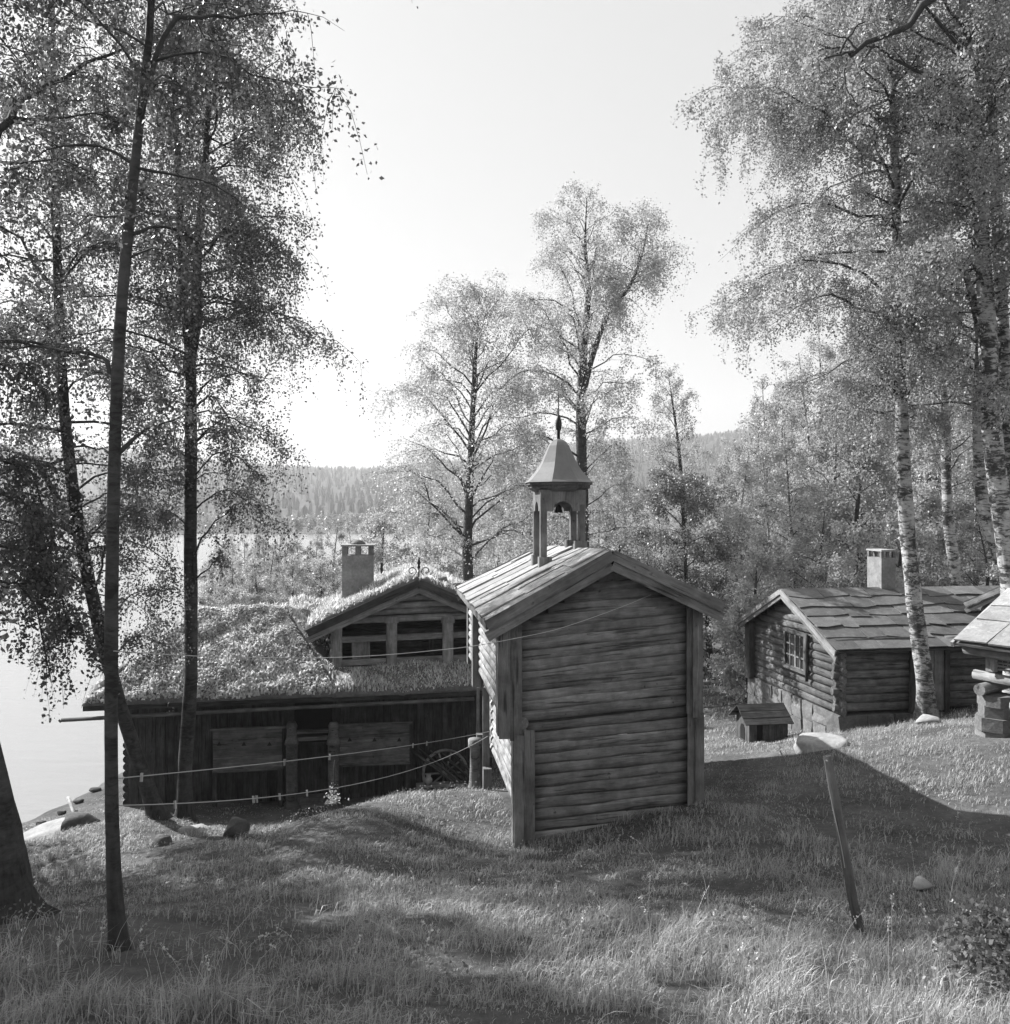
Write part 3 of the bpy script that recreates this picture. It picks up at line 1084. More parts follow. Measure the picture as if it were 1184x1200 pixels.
def sod_slab(parent, A, B, C, D, thick, seed, nu=40, nv=16, name='sod', amp=0.05):
    """lumpy turf slab on a quad, with rounded ragged edges"""
    A, B, C, D = map(Vector, (A, B, C, D))
    nrm = (B - A).cross(D - A).normalized()
    if nrm.z < 0:
        nrm.negate()
    rs_ = np.random.RandomState(seed)
    ph = rs_.uniform(0, 6, 8)

    def S(s, t):
        return (A * (1 - s) + B * s) * (1 - t) + (D * (1 - s) + C * s) * t

    def H(s, t, p):
        e = min(s, 1 - s) * (B - A).length
        f = min(t, 1 - t) * (D - A).length
        edge = min(1, e / 0.18) * min(1, f / 0.18)
        w = (math.sin(p.x * 2.3 + ph[0]) * math.sin(p.y * 2.9 + ph[1]) + 0.6 * math.sin(p.x * 6.1 + ph[2] + p.z * 3) * math.sin(p.z * 7 + ph[3] + p.y * 3))
        return thick * (0.55 + 0.45 * edge ** 0.5) + amp * w
    vs_, fs = [], []
    for j in range(nv + 1):
        for i in range(nu + 1):
            s, t = i / nu, j / nv
            p = S(s, t)
            if j == 0:
                p = p + (A - D).normalized() * (0.04 * math.sin(i * 1.7 + ph[4]) + 0.03 * math.sin(i * 0.6 + ph[5])) + Vector((0, 0, -0.03))
            vs_.append(p + nrm * H(s, t, p))
    off = len(vs_)
    for j in range(nv + 1):
        for i in range(nu + 1):
            vs_.append(S(i / nu, j / nv))
    w = nu + 1
    for j in range(nv):
        for i in range(nu):
            a = j * w + i
            fs.append((a, a + 1, a + 1 + w, a + w))
    ring = [i for i in range(w)] + [j * w + nu for j in range(1, nv + 1)] + [nv * w + i for i in range(nu - 1, -1, -1)] + [j * w for j in range(nv - 1, 0, -1)]
    for k in range(len(ring)):
        a, b = ring[k], ring[(k + 1) % len(ring)]
        fs.append((b, a, a + off, b + off))
    org = WM[parent].translation
    o = mobj(name, [v - org for v in vs_], fs, M['soil'], parent, Matrix.Translation(org), True)

    def top(s, t):
        p = S(s, t)
        return p + nrm * (H(s, t, p) - 0.02)
    return o, top, nrm


def chimney(parent, base, w, d, h, F, mat, dome=True):
    """plastered stack with slotted top, cap slab and small dome"""
    b = Vector(base)
    up = Vector((0, 0, 1))
    hb = h * 0.80
    ch = beam('chimney', parent, b, b + up * hb, w, d, mat, up=-F.d, jit=0.004)
    hp = h * 0.12
    pw = w * 0.17
    for su in (-1, 0, 1):
        for sv in (-1, 1):
            p = b + F.r * su * (w / 2 - pw / 2) + F.d * sv * (d / 2 - pw / 2) + up * hb
            beam('chimney_pillar', ch, p, p + up * hp, pw, pw, M['stone'], up=-F.d)
    p = b + up * (hb + hp + 0.003)
    beam('cap_slab', ch, p, p + up * 0.05, w * 1.08, d * 1.08, M['stone_pale'], up=-F.d)
    if dome:
        lathe('cap_stone', ch, p + up * 0.05, [(w * 0.24, 0), (w * 0.22, 0.05), (w * 0.14, 0.11), (w * 0.03, 0.14)], M['stone'], 9)
    return ch


# ------------------------------------------------------------------ turf-roofed house (left)
def build_turf_house():
    F = Frame(-10.5, 20.2, 0.155)
    root = thing('turf_house', (-6.5, 23.5, -7.7), 'long dark log house with thick turf roof and open upper gallery by the lake', 'house')
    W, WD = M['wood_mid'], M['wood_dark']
    ze = -4.85
    GZ0 = -7.75
    U1 = 10.6
    vw = 1.0                                  # wall plane behind the eaves

    def u_at(px, v):
        return F.uz(px, 0, v)[0]
    # ridge of the bright hipped part
    run = 3.0
    uA, uB = u_at(238, run), u_at(332, run)
    zr = F.uz(285, 716, run)[1]
    eL, eR = 0.0, u_at(394, 0.0)
    patches = []
    A, B, C, D = F.pt(eL, 0, ze), F.pt(eR, 0, ze + 0.03), F.pt(uB, run, zr), F.pt(uA, run, zr)
    patches.append((A, B, C, D, 60, 18, 1, 15000))
    # left hip, right hip, back slope
    patches.append((F.pt(eL, 2 * run, ze), F.pt(eL, 0, ze), F.pt(uA, run, zr), F.pt(uA - 0.02, run + 0.02, zr), 16, 10, 2, 2500))
    V3 = F.pt(u_at(376, run + 1.3), run + 1.3, zr - 0.62)
    patches.append((F.pt(eR, 0, ze + 0.03), V3, F.pt(uB + 0.02, run + 0.02, zr), F.pt(uB, run, zr), 16, 10, 3, 2200))
    patches.append((F.pt(U1, 2 * run, ze), F.pt(eL, 2 * run, ze), F.pt(uA, run, zr), F.pt(uB, run, zr), 30, 10, 4, 1500))
    # main ridge running on to the loft, and the pent strip in front of the loft
    patches.append((F.pt(eR - 0.1, 0.02, ze + 0.0), F.pt(U1, 0.02, ze + 0.06), F.pt(U1, 1.2, ze + 0.52), F.pt(eR - 0.1, 1.2, ze + 0.46), 44, 8, 5, 3800))
    patches.append((F.pt(uB + 0.1, run + 0.7, zr - 0.35), F.pt(u_at(420, run + 0.7), run + 0.7, zr - 0.35), F.pt(u_at(420, run + 1.8), run + 1.8, zr + 0.02), F.pt(uB, run + 1.8, zr + 0.02), 12, 6, 6, 900))
    for A_, B_, C_, D_, nu, nv, sd, nb in patches:
        o, top, nrm = sod_slab(root, A_, B_, C_, D_, 0.2, sd, nu, nv)
        big = sd == 1
        turf_on(root, top, nrm, nb, sd + 40, 0.08, 0.2 if not big else 0.17, 0.02 if not big else 0.05, 0.05 if not big else 0.11, M['turf'])
    # eave board, birch-bark edge and the long eave pole
    beam('eave_board', root, F.pt(eL - 0.05, 0.1, ze - 0.07), F.pt(U1, 0.1, ze - 0.01), 0.06, 0.14, WD)
    p0 = F.px(72, 844, 0.05)
    p1 = F.px(556, 819, 0.05)
    log('eave_pole', root, p0, p1, 0.05, M['wood_mid'], seg=4)
    beam('soffit', root, F.pt(eL + .1, 0.6, ze - 0.05), F.pt(U1 - .1, 0.6, ze - 0.0), 0.98, 0.04, WD)
    # vertical plank wall under the eaves
    rnd = random.Random(2)
    u = 0.75
    while u < 10.2:
        w = rnd.uniform(0.17, 0.27)
        if not (u_at(345, vw) < u + w / 2 < u_at(392, vw)):
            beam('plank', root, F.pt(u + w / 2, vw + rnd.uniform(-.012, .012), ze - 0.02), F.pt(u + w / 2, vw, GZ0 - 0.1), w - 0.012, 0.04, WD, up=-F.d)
        u += w
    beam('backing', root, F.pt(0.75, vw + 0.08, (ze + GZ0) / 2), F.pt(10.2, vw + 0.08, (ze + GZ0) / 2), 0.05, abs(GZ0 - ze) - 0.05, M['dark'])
    # end and rear walls of logs
    for k in range(15):
        z = GZ0 + 0.1 + k * 0.19
        log('log', root, F.pt(0.72, vw, z), F.pt(0.72, 2 * run - 0.8, z), 0.1, WD, seg=2)
        log('log', root, F.pt(10.25, vw, z), F.pt(10.25, 2 * run - 0.8, z), 0.1, WD, seg=2)
        log('log', root, F.pt(0.6, 2 * run - 0.85, z + .09), F.pt(10.35, 2 * run - 0.85, z + .09), 0.1, WD, seg=2)
    # long breast panels with three dark triangles standing in for shaded cut-outs, on posts
    vp = 0.35
    for (x0, x1, y0, y1, holes) in ((250, 331, 857, 900, (257, 286, 316)), (397, 480, 852, 893, (410, 439, 468))):
        a, b = F.uz(x0, y0, vp), F.uz(x1, y1, vp)
        zt_, zb_ = a[1], F.uz(x0, y1 + 3, vp)[1]
        n = 3
        pn = None
        for k in range(n):
            za, zb2 = zt_ + (zb_ - zt_) * k / n, zt_ + (zb_ - zt_) * (k + 1) / n
            pn = beam('panel_board', root, F.pt(a[0], vp, (za + zb2) / 2), F.pt(b[0], vp, (za + zb2) / 2), 0.035, abs(za - zb2) - 0.006, W, jit=0.002)
        beam('panel_rail', root, F.pt(a[0] - .08, vp - 0.01, zt_ + 0.04), F.pt(b[0] + .08, vp - 0.01, zt_ + 0.04), 0.08, 0.06, W)
        beam('panel_rail', root, F.pt(a[0] - .02, vp - 0.01, zb_ - 0.03), F.pt(b[0] + .02, vp - 0.01, zb_ - 0.03), 0.07, 0.06, W)
        for hx in holes:
            u_, z_ = F.uz(hx, y0 + 15, vp)
            prism('hole_shade', root, [F.pt(u_ - .06, vp - .0225, z_ - .04), F.pt(u_ + .06, vp - .0225, z_ - .04), F.pt(u_, vp - .0225, z_ + .07)], -F.d, 0.03, M['dark'])
        for xx_ in (x0 + 2, x1 - 2):
            u_ = F.uz(xx_, 0, vp + .06)[0]
            beam('panel_leg', root, F.pt(u_, vp + .07, zt_), F.pt(u_, vp + .07, GZ0 - .1), 0.1, 0.09, WD, up=-F.d)
    # portal: two stout turned posts, lintel, door, steps
    for x in (342, 391):
        top_ = F.px(x, 846, 0.25)
        bz = F.uz(x, 949, 0.25)[1]
        h = top_.z - bz
        lathe('portal_post', root, (top_.x, top_.y, bz), [(0.26, 0), (0.26, 0.05), (0.18, 0.1), (0.2, 0.16), (0.15, 0.22), (0.15, h * .45), (0.16, h * .74), (0.19, h * .75), (0.17, h * .79), (0.14, h * .82), (0.13, h * .92), (0.15, h * .95), (0.1, h)], W, 12)
    for y0, t_ in ((858, 0.08), (866, 0.1)):
        a = F.px(345, y0, 0.3)
        b = F.px(389, y0 - 2, 0.3)
        beam('lintel', root, a, b, 0.12, t_, W)
    a = F.px(368, 870, vw + .02)
    beam('door', root, a, Vector((a.x, a.y, GZ0)), 0.95, 0.05, M['wood_dark'], up=-F.d)
    for k, (y0, w_) in enumerate(((952, 1.9), (943, 1.3), (934, 1.1))):
        a = F.px(368, y0, 0.15 + 0.28 * k)
        beam('step', root, F.pt((a - F.o).dot(F.r) - w_ / 2, 0.15 + 0.28 * k, a.z - .06), F.pt((a - F.o).dot(F.r) + w_ / 2, 0.15 + 0.28 * k, a.z - .06), 0.36, 0.17, M['stone'])

    # ---- loft with open gallery and turf gable roof
    W = M['wood']
    vg = 1.15
    posts = [395.5, 459, 525, 590]
    for x in posts:
        a, b = F.px(x, 722, vg), F.px(x, 794, vg)
        b = Vector((a.x, a.y, b.z))
        w_ = 0.30 if x < 590 and x > 400 else 0.26
        po = beam('gallery_post', root, a, b, w_, 0.2, W, up=-F.d, cham=0.03)
        beam('capital', po, a + Vector((0, 0, -.18)), a + Vector((0, 0, -0.02)), w_ + 0.08, 0.26, W, up=-F.d, cham=0.02)
    uL, uR = u_at(386, vg), u_at(598, vg)

    def rail(y, h, v=vg, th=0.12, mat=W, nm='gallery_rail', logy=False, x0=395, x1=590):
        a, b = F.px(x0, y, v), F.px(x1, y - 8.5, v)
        if logy:
            log(nm, root, a, b, h / 2, mat)
        else:
            beam(nm, root, a, b, th, h, mat, cham=0.01)
    rail(750, 0.17, vg + 0.02)
    rail(777, 0.16, vg + 0.02)
    rail(785, 0.2, vg + 0.05)
    rail(793, 0.18, vg + 0.02)
    rail(728, 0.2, vg, 0.2, logy=True, x0=386, x1=600)
    rail(719, 0.2, vg, 0.2, logy=True, x0=392, x1=600)
    for k, (y, x0, x1) in enumerate(((711, 412, 588), (703, 430, 560), (695, 447, 542), (688, 462, 524))):
        rail(y, 0.2, vg, 0.2, logy=True, x0=x0, x1=x1, nm='gable_log')
    # back of the gallery: dark log wall with an upright board
    for k in range(9):
        a, b = F.px(392, 790 - k * 8, vg + 0.9), F.px(598, 783 - k * 8, vg + 0.9)
        log('log', root, a, b, 0.12, WD, seg=2)
    a = F.px(423, 752, vg + 0.2)
    beam('shutter_board', root, a, Vector((a.x, a.y, F.uz(423, 778, vg + .2)[1])), 0.5, 0.04, W, up=-F.d)
    a = F.px(505, 750, vg + 0.3)
    beam('shutter_board', root, a, Vector((a.x, a.y, F.uz(505, 775, vg + .3)[1])), 0.16, 0.04, WD, up=-F.d)
    for u_ in (uL + .1, uR - .1):
        for k in range(8):
            z = ze + 0.55 + 0.2 * k
            log('log', root, F.pt(u_, vg + .1, z), F.pt(u_, 5.4, z), 0.1, W, seg=2)
    # loft roof
    vf, vb = vg - 0.45, 5.6
    apx = F.uz(491, 682, vf)
    le = F.uz(360, 741, vf)
    re_u = apx[0] + (apx[0] - le[0])
    apz = apx[1]
    for sgn, eu in ((-1, le[0]), (1, re_u)):
        A_, B_ = F.pt(eu, vf, le[1]), F.pt(eu, vb, le[1])
        C_, D_ = F.pt(apx[0], vb, apz), F.pt(apx[0], vf, apz)
        nn = (B_ - A_).cross(D_ - A_).normalized()
        if nn.z < 0:
            nn.negate()
        prism('roof_deck', root, [p - nn * 0.01 for p in (A_, B_, C_, D_)], nn, 0.06, WD)
        o, top, nrm = sod_slab(root, A_, B_, C_, D_, 0.24, 20 + sgn, 30, 20, amp=0.03)
        turf_on(root, top, nrm, 5200, 60 + sgn, 0.08, 0.22, 0.02, 0.05, M['turf'])
        for (o2, lo_, wdt) in ((-0.03, 0.02, 0.2), (0.03, 0.22, 0.16)):
            beam('bargeboard', root, F.pt(eu, vf + o2 + (0.003 * sgn), le[1] - lo_), F.pt(apx[0], vf + o2 + (0.003 * sgn), apz - lo_), 0.05, wdt, W if lo_ > .1 else WD)
    # iron ornament on the gable point
    c = F.px(491, 676, vf - 0.06)
    lathe('gable_finial', root, c, [(0.02, 0), (0.02, 0.22), (0.05, 0.26), (0.03, 0.32), (0.055, 0.38), (0.03, 0.46), (0.004, 0.56)], M['iron'], 7)
    for sg in (-1, 1):
        pts = []
        for k in range(14):
            a_ = -1.2 + k * 0.5
            r_ = 0.13 * (1 - k / 22)
            pts.append(c + F.r * sg * (0.19 - r_ * math.cos(a_)) + Vector((0, 0, 0.16 + r_ * math.sin(a_))))
        pts = np.array([tuple(p - c) for p in pts])
        v, q = tubes(pts[None], np.full((1, len(pts)), 0.014), 4)
        o = bpy.data.objects.new('iron_scroll', npmesh('iron_scroll', v, [q], M['iron']))
        link(o, root, Matrix.Translation(c))
    b = F.px(420, 705, 3.1)
    chimney(root, (b.x, b.y, b.z - 0.35), 0.92, 0.8, F.px(420, 633, 3.1).z - b.z + 0.35, F, M['plaster'])
    return F


FH = build_turf_house()


# ------------------------------------------------------------------ slate-roofed log house (right)
def build_slate_house():
    n0 = P(985, 840, 20.6)
    F = Frame(n0.x, n0.y, 0.139)
    root = thing('slate_house', (n0.x + 3, n0.y + 2.5, -5.4), 'low log house with ragged slate roof and small-paned gable window on the right', 'house')
    W, WD = M['wood_hewn'], M['wood_dark']
    Wd, Ln = 4.95, 7.4
    zs = F.uz(985, 838, 0)[1]                 # sill
    zev = -3.42
    rise = 0.0
    n = 9
    step = (zev - zs + 0.1) / n
    for k in range(n):
        z = zs + step * (k + 0.5)
        r = step * 0.56
        log('log', root, F.pt(0, -0.18 + RJ.uniform(-.05, .03), z), F.pt(0, Wd + 0.18 + RJ.uniform(-.05, .05), z), r, W, flat=0.62)
        log('log', root, F.pt(Ln, -0.18, z), F.pt(Ln, Wd + 0.18, z), r, W, seg=2, flat=0.62)
        z2 = z + step * 0.5
        log('log', root, F.pt(-0.18 + RJ.uniform(-.05, .03), 0, z2), F.pt(1.9, 0, z2), r, W, flat=0.62)
        log('log', root, F.pt(2.9, 0, z2), F.pt(Ln + 0.18, 0, z2), r, W, flat=0.62)
        log('log', root, F.pt(-0.18, Wd, z2), F.pt(Ln + .18, Wd, z2), r, W, seg=2, flat=0.62)
    vr = Wd / 2
    apz = F.uz(931, 690, vr)[1]
    for k in range(6):
        z = zs + step * (n + k + 0.5)
        f = (apz - 0.22 - z) / (apz - 0.2 - zev)
        if f < 0.08:
            break
        for u_ in (0, Ln):
            log('log', root, F.pt(u_, vr - vr * f, z), F.pt(u_, vr + vr * f, z), step * 0.56, W, seg=2, flat=0.62)
    # stone footing: irregular blocks, higher where the ground falls away
    rnd = random.Random(12)
    v = -0.1
    while v < Wd + 0.1:
        w = rnd.uniform(0.45, 0.8)
        vm = v + w / 2
        c = F.pt(-0.02, vm, 0)
        zt, zg = zs - 0.01, gz(c.x, c.y) - 0.15
        nrow = max(1, int(round((zt - zg) / 0.55)))
        zc = zt
        for j in range(nrow):
            h = (zt - zg) / nrow
            ps = []
            for (a, b) in ((-.5, 0), (-.1, rnd.uniform(-.02, .04)), (.5, 0), (.5, -.5), (.5, -1), (.1, -1 - rnd.uniform(0, .05)), (-.5, -1), (-.5, -.5)):
                ps.append(F.pt(-0.1 + rnd.uniform(-.03, .03), vm + a * (w - 0.03) + rnd.uniform(-.03, .03), zc + b * (h - 0.025)))
            prism('stone', root, ps, -F.r, 0.3, M['stone'])
            zc -= h
        v += w
    u = 0.15
    while u < Ln:
        w = rnd.uniform(0.5, 0.9)
        c = F.pt(u + w / 2, 0, 0)
        zt, zg = zs + 0.0, min(gz(c.x, c.y) - 0.15, zs - 0.25)
        ps = [F.pt(u + a * w + rnd.uniform(-.02, .02), -0.1 + rnd.uniform(-.02, .02), zt + b * (zt - zg)) for a, b in ((.02, 0), (.5, 0), (.98, 0), (.98, -1), (.5, -1), (.02, -1))]
        prism('stone', root, ps, -F.d, 0.3, M['stone'])
        u += w
    # door
    d0 = F.pt(2.4, -0.02, zs + 0.05)
    dr = beam('door', root, d0, d0 + Vector((0, 0, zev - zs - 0.12)), 0.86, 0.06, WD, up=-F.d)
    for du in (-.29, 0, .29):
        beam('door_board', dr, d0 + F.r * du - F.d * .045, d0 + F.r * du - F.d * .045 + Vector((0, 0, zev - zs - 0.12)), 0.27, 0.03, M['wood'], up=-F.d)
    for u_ in (1.92, 2.88):
        a = F.pt(u_, -0.08, zs)
        beam('door_frame', root, a, Vector((a.x, a.y, zev - 0.05)), 0.13, 0.12, WD, up=-F.d)
    beam('doorstep', root, F.pt(1.6, -0.75, zs - 0.16), F.pt(3.4, -0.75, zs - 0.16), 1.0, 0.12, M['stone'])
    # gable window, two casements of six panes
    wl_, wr_ = 0, 0
    cw = F.px(932.5, 760, 0)
    # locate on plane u = -0.12 by its picture column
    def v_at(px, u):
        a = (px - CX) / FPX
        return (a * (F.o.y + F.r.y * u) - F.o.x - F.r.x * u) / (F.d.x - a * F.d.y)
    uw = -0.13
    v1, v0 = v_at(920.5, uw), v_at(944, uw)
    Yw = F.pt(uw, (v0 + v1) / 2, 0).y
    zt, zb = -(743 - CY) / FPX * Yw, -(782 - CY) / FPX * Yw
    vm = (v0 + v1) / 2
    win = beam('window', root, F.pt(uw + .05, vm, zb), F.pt(uw + .05, vm, zt), abs(v1 - v0), 0.05, M['dark'], up=-F.r)
    fr = M['wood']
    for vv in (v0, v1):
        beam('window_frame', win, F.pt(uw, vv, zb - .06), F.pt(uw, vv, zt + .06), 0.09, 0.07, W, up=-F.r)
    for z_ in (zb - .05, zt + .05):
        beam('window_frame', win, F.pt(uw - .004, v0 - .08, z_), F.pt(uw - .004, v1 + .08, z_), 0.07, 0.09, W)
    for side in (0, 1):
        a_, b_ = v0 + (v1 - v0) * (0.5 * side), v0 + (v1 - v0) * (0.5 * side + 0.5)
        for k in range(2):
            for j in range(3):
                va, vb_ = a_ + (b_ - a_) * (k * .5 + .06), a_ + (b_ - a_) * (k * .5 + .46)
                za, zb_ = zb + (zt - zb) * (j / 3 + .03), zb + (zt - zb) * (j / 3 + .30)
                beam('pane', win, F.pt(uw + .02, (va + vb_) / 2, za), F.pt(uw + .02, (va + vb_) / 2, zb_), abs(vb_ - va), 0.01, M['pane'], up=-F.r)
        for k in range(3):
            vv = a_ + (b_ - a_) * (k * .5)
            vv = vv + (0.015 if k == 0 else -0.015 if k == 2 else 0) * (1 if b_ > a_ else -1)
            beam('glazing_bar', win, F.pt(uw + .008, vv, zb), F.pt(uw + .008, vv, zt), 0.045, 0.03, fr, up=-F.r)
        for j in range(4):
            z_ = zb + (zt - zb) * j / 3
            beam('glazing_bar', win, F.pt(uw + .011, a_, z_), F.pt(uw + .011, b_, z_), 0.03, 0.04, fr)
    # downpipe beside the window
    vp_ = v_at(947, uw)
    log('window_shutter_post', root, F.pt(uw - .03, vp_, zb - .25), F.pt(uw - .03, vp_, zt + .1), 0.045, WD)
    # casing at the far corner
    beam('corner_board', root, F.pt(-0.22, Wd + 0.02, zs - .05), F.pt(-0.22, Wd + .02, zev), 0.3, 0.04, WD, up=-F.r)
    beam('corner_board', root, F.pt(-0.12, Wd - 0.16, zs - .05), F.pt(-0.12, Wd - .16, zev), 0.22, 0.04, WD, up=-F.d)
    # roof
    ov, og = 0.42, 0.35
    slope = (apz - zev) / (vr + 0.0)
    ze_ = zev - slope * ov * 0.55 + 0.08
    u0, u1 = -og, Ln + og
    A_, B_, C_, D_ = F.pt(u0, -ov, ze_), F.pt(u1, -ov, ze_ + .03), F.pt(u1, vr, apz), F.pt(u0, vr, apz)
    for (a, b) in ((A_, B_), (F.pt(u0, Wd + ov, ze_), F.pt(u1, Wd + ov, ze_))):
        nn = (b - a).cross(D_ - a).normalized()
        if nn.z < 0:
            nn.negate()
        prism('roof_deck', root, [p - nn * 0.02 for p in (a, b, C_, D_)], nn, 0.05, WD)
    slab_course(root, A_, B_, C_, D_, 6, 10, 3, M['slate'], 0.024, 0.22, lift=0.04)
    slab_course(root, F.pt(u0, Wd + ov, ze_), F.pt(u1, Wd + ov, ze_), C_, D_, 6, 10, 4, M['slate'], 0.024, 0.22, lift=0.04)
    for vv, sg in ((-ov, 0), (Wd + ov, 1)):
        for lo_, o2, wdt in ((0.07, 0.0, 0.15), (0.2, 0.035, 0.13)):
            beam('bargeboard', root, F.pt(u0 - .03 + o2, vv, ze_ - lo_), F.pt(u0 - .03 + o2 + .003 * sg, vr, apz - lo_), 0.035, wdt, M['wood_pale'] if (sg == 0 and lo_ < .1) else M['wood'])
    b = F.pt(2.55, vr + 0.25, apz - 0.4)
    pc = F.px(1033, 690, vr + .25)
    chimney(root, (pc.x, pc.y, apz - 0.3), 0.44, 0.7, F.px(1033, 641, vr + .25).z - apz + 0.3, F, M['plaster'], dome=False)
    return F, zs


FS, ZS = build_slate_house()


# ------------------------------------------------------------------ dog kennel at its footing
def build_kennel():
    F = FS
    c = P(893, 858, 21.6)
    g = gz(c.x, c.y)
    root = thing('kennel', (c.x, c.y, g), 'small wooden dog kennel with gabled roof against the stone footing', 'kennel')
    G = Frame(c.x, c.y, 0.139)
    w, d, h = 1.0, 0.8, 0.6
    z0 = g
    for k in range(6):
        u = -w / 2 + (k + .5) * w / 6
        if k == 1:
            continue
        beam('side_board', root, G.pt(u, -d / 2, z0), G.pt(u, -d / 2, z0 + h), w / 6 - .01, 0.03, M['wood_mid'], up=-G.d)
    beam('side_opening', root, G.pt(-w / 2 + 1.5 * w / 6, -d / 2 + .02, z0), G.pt(-w / 2 + 1.5 * w / 6, -d / 2 + .02, z0 + h), w / 6, 0.02, M['dark'], up=-G.d)
    for k in range(5):
        v = -d / 2 + (k + .5) * d / 5
        hh = h + 0.28 * (1 - abs(v) / (d / 2))
        beam('gable_board', root, G.pt(-w / 2 - .02, v, z0), G.pt(-w / 2 - .02, v, z0 + hh), d / 5 - .008, 0.03, M['wood_mid'], up=-G.r)
        beam('gable_board', root, G.pt(w / 2 + .02, v, z0), G.pt(w / 2 + .02, v, z0 + hh), d / 5 - .008, 0.03, M['wood_mid'], up=-G.r)
        beam('back_board', root, G.pt(-w / 2 + w * (k + .5) / 5, d / 2, z0), G.pt(-w / 2 + w * (k + .5) / 5, d / 2, z0 + h), w / 5 - .008, 0.03, M['wood_mid'], up=G.d)
    ring = [(-.13, 0.05), (.13, 0.05), (.13, .32)] + [(.13 * math.cos(a), .32 + .13 * math.sin(a)) for a in (0.5, 1.05, 1.57, 2.1, 2.64)] + [(-.13, .32)]
    prism('entrance', root, [G.pt(-w / 2 - .045, a, z0 + b) for a, b in ring], -G.r, 0.02, M['dark'])
    for sg in (-1, 1):
        for k in range(3):
            t0, t1 = k / 3, (k + 1) / 3
            a = (d / 2 + .15) * (1 - t0)
            b = (d / 2 + .15) * (1 - t1)
            za, zb = z0 + h - .08 + 0.4 * t0, z0 + h - .08 + 0.4 * t1
            m0, m1 = G.pt(-w / 2 - .2, sg * (a + b) / 2, (za + zb) / 2 + .03), G.pt(w / 2 + .12, sg * (a + b) / 2, (za + zb) / 2 + .03)
            beam('roof_board', root, m0, m1, math.hypot(a - b, za - zb) + .02, 0.025, M['wood_dark'], up=(G.d * sg * 0.4 + Vector((0, 0, 0.6))))


build_kennel()


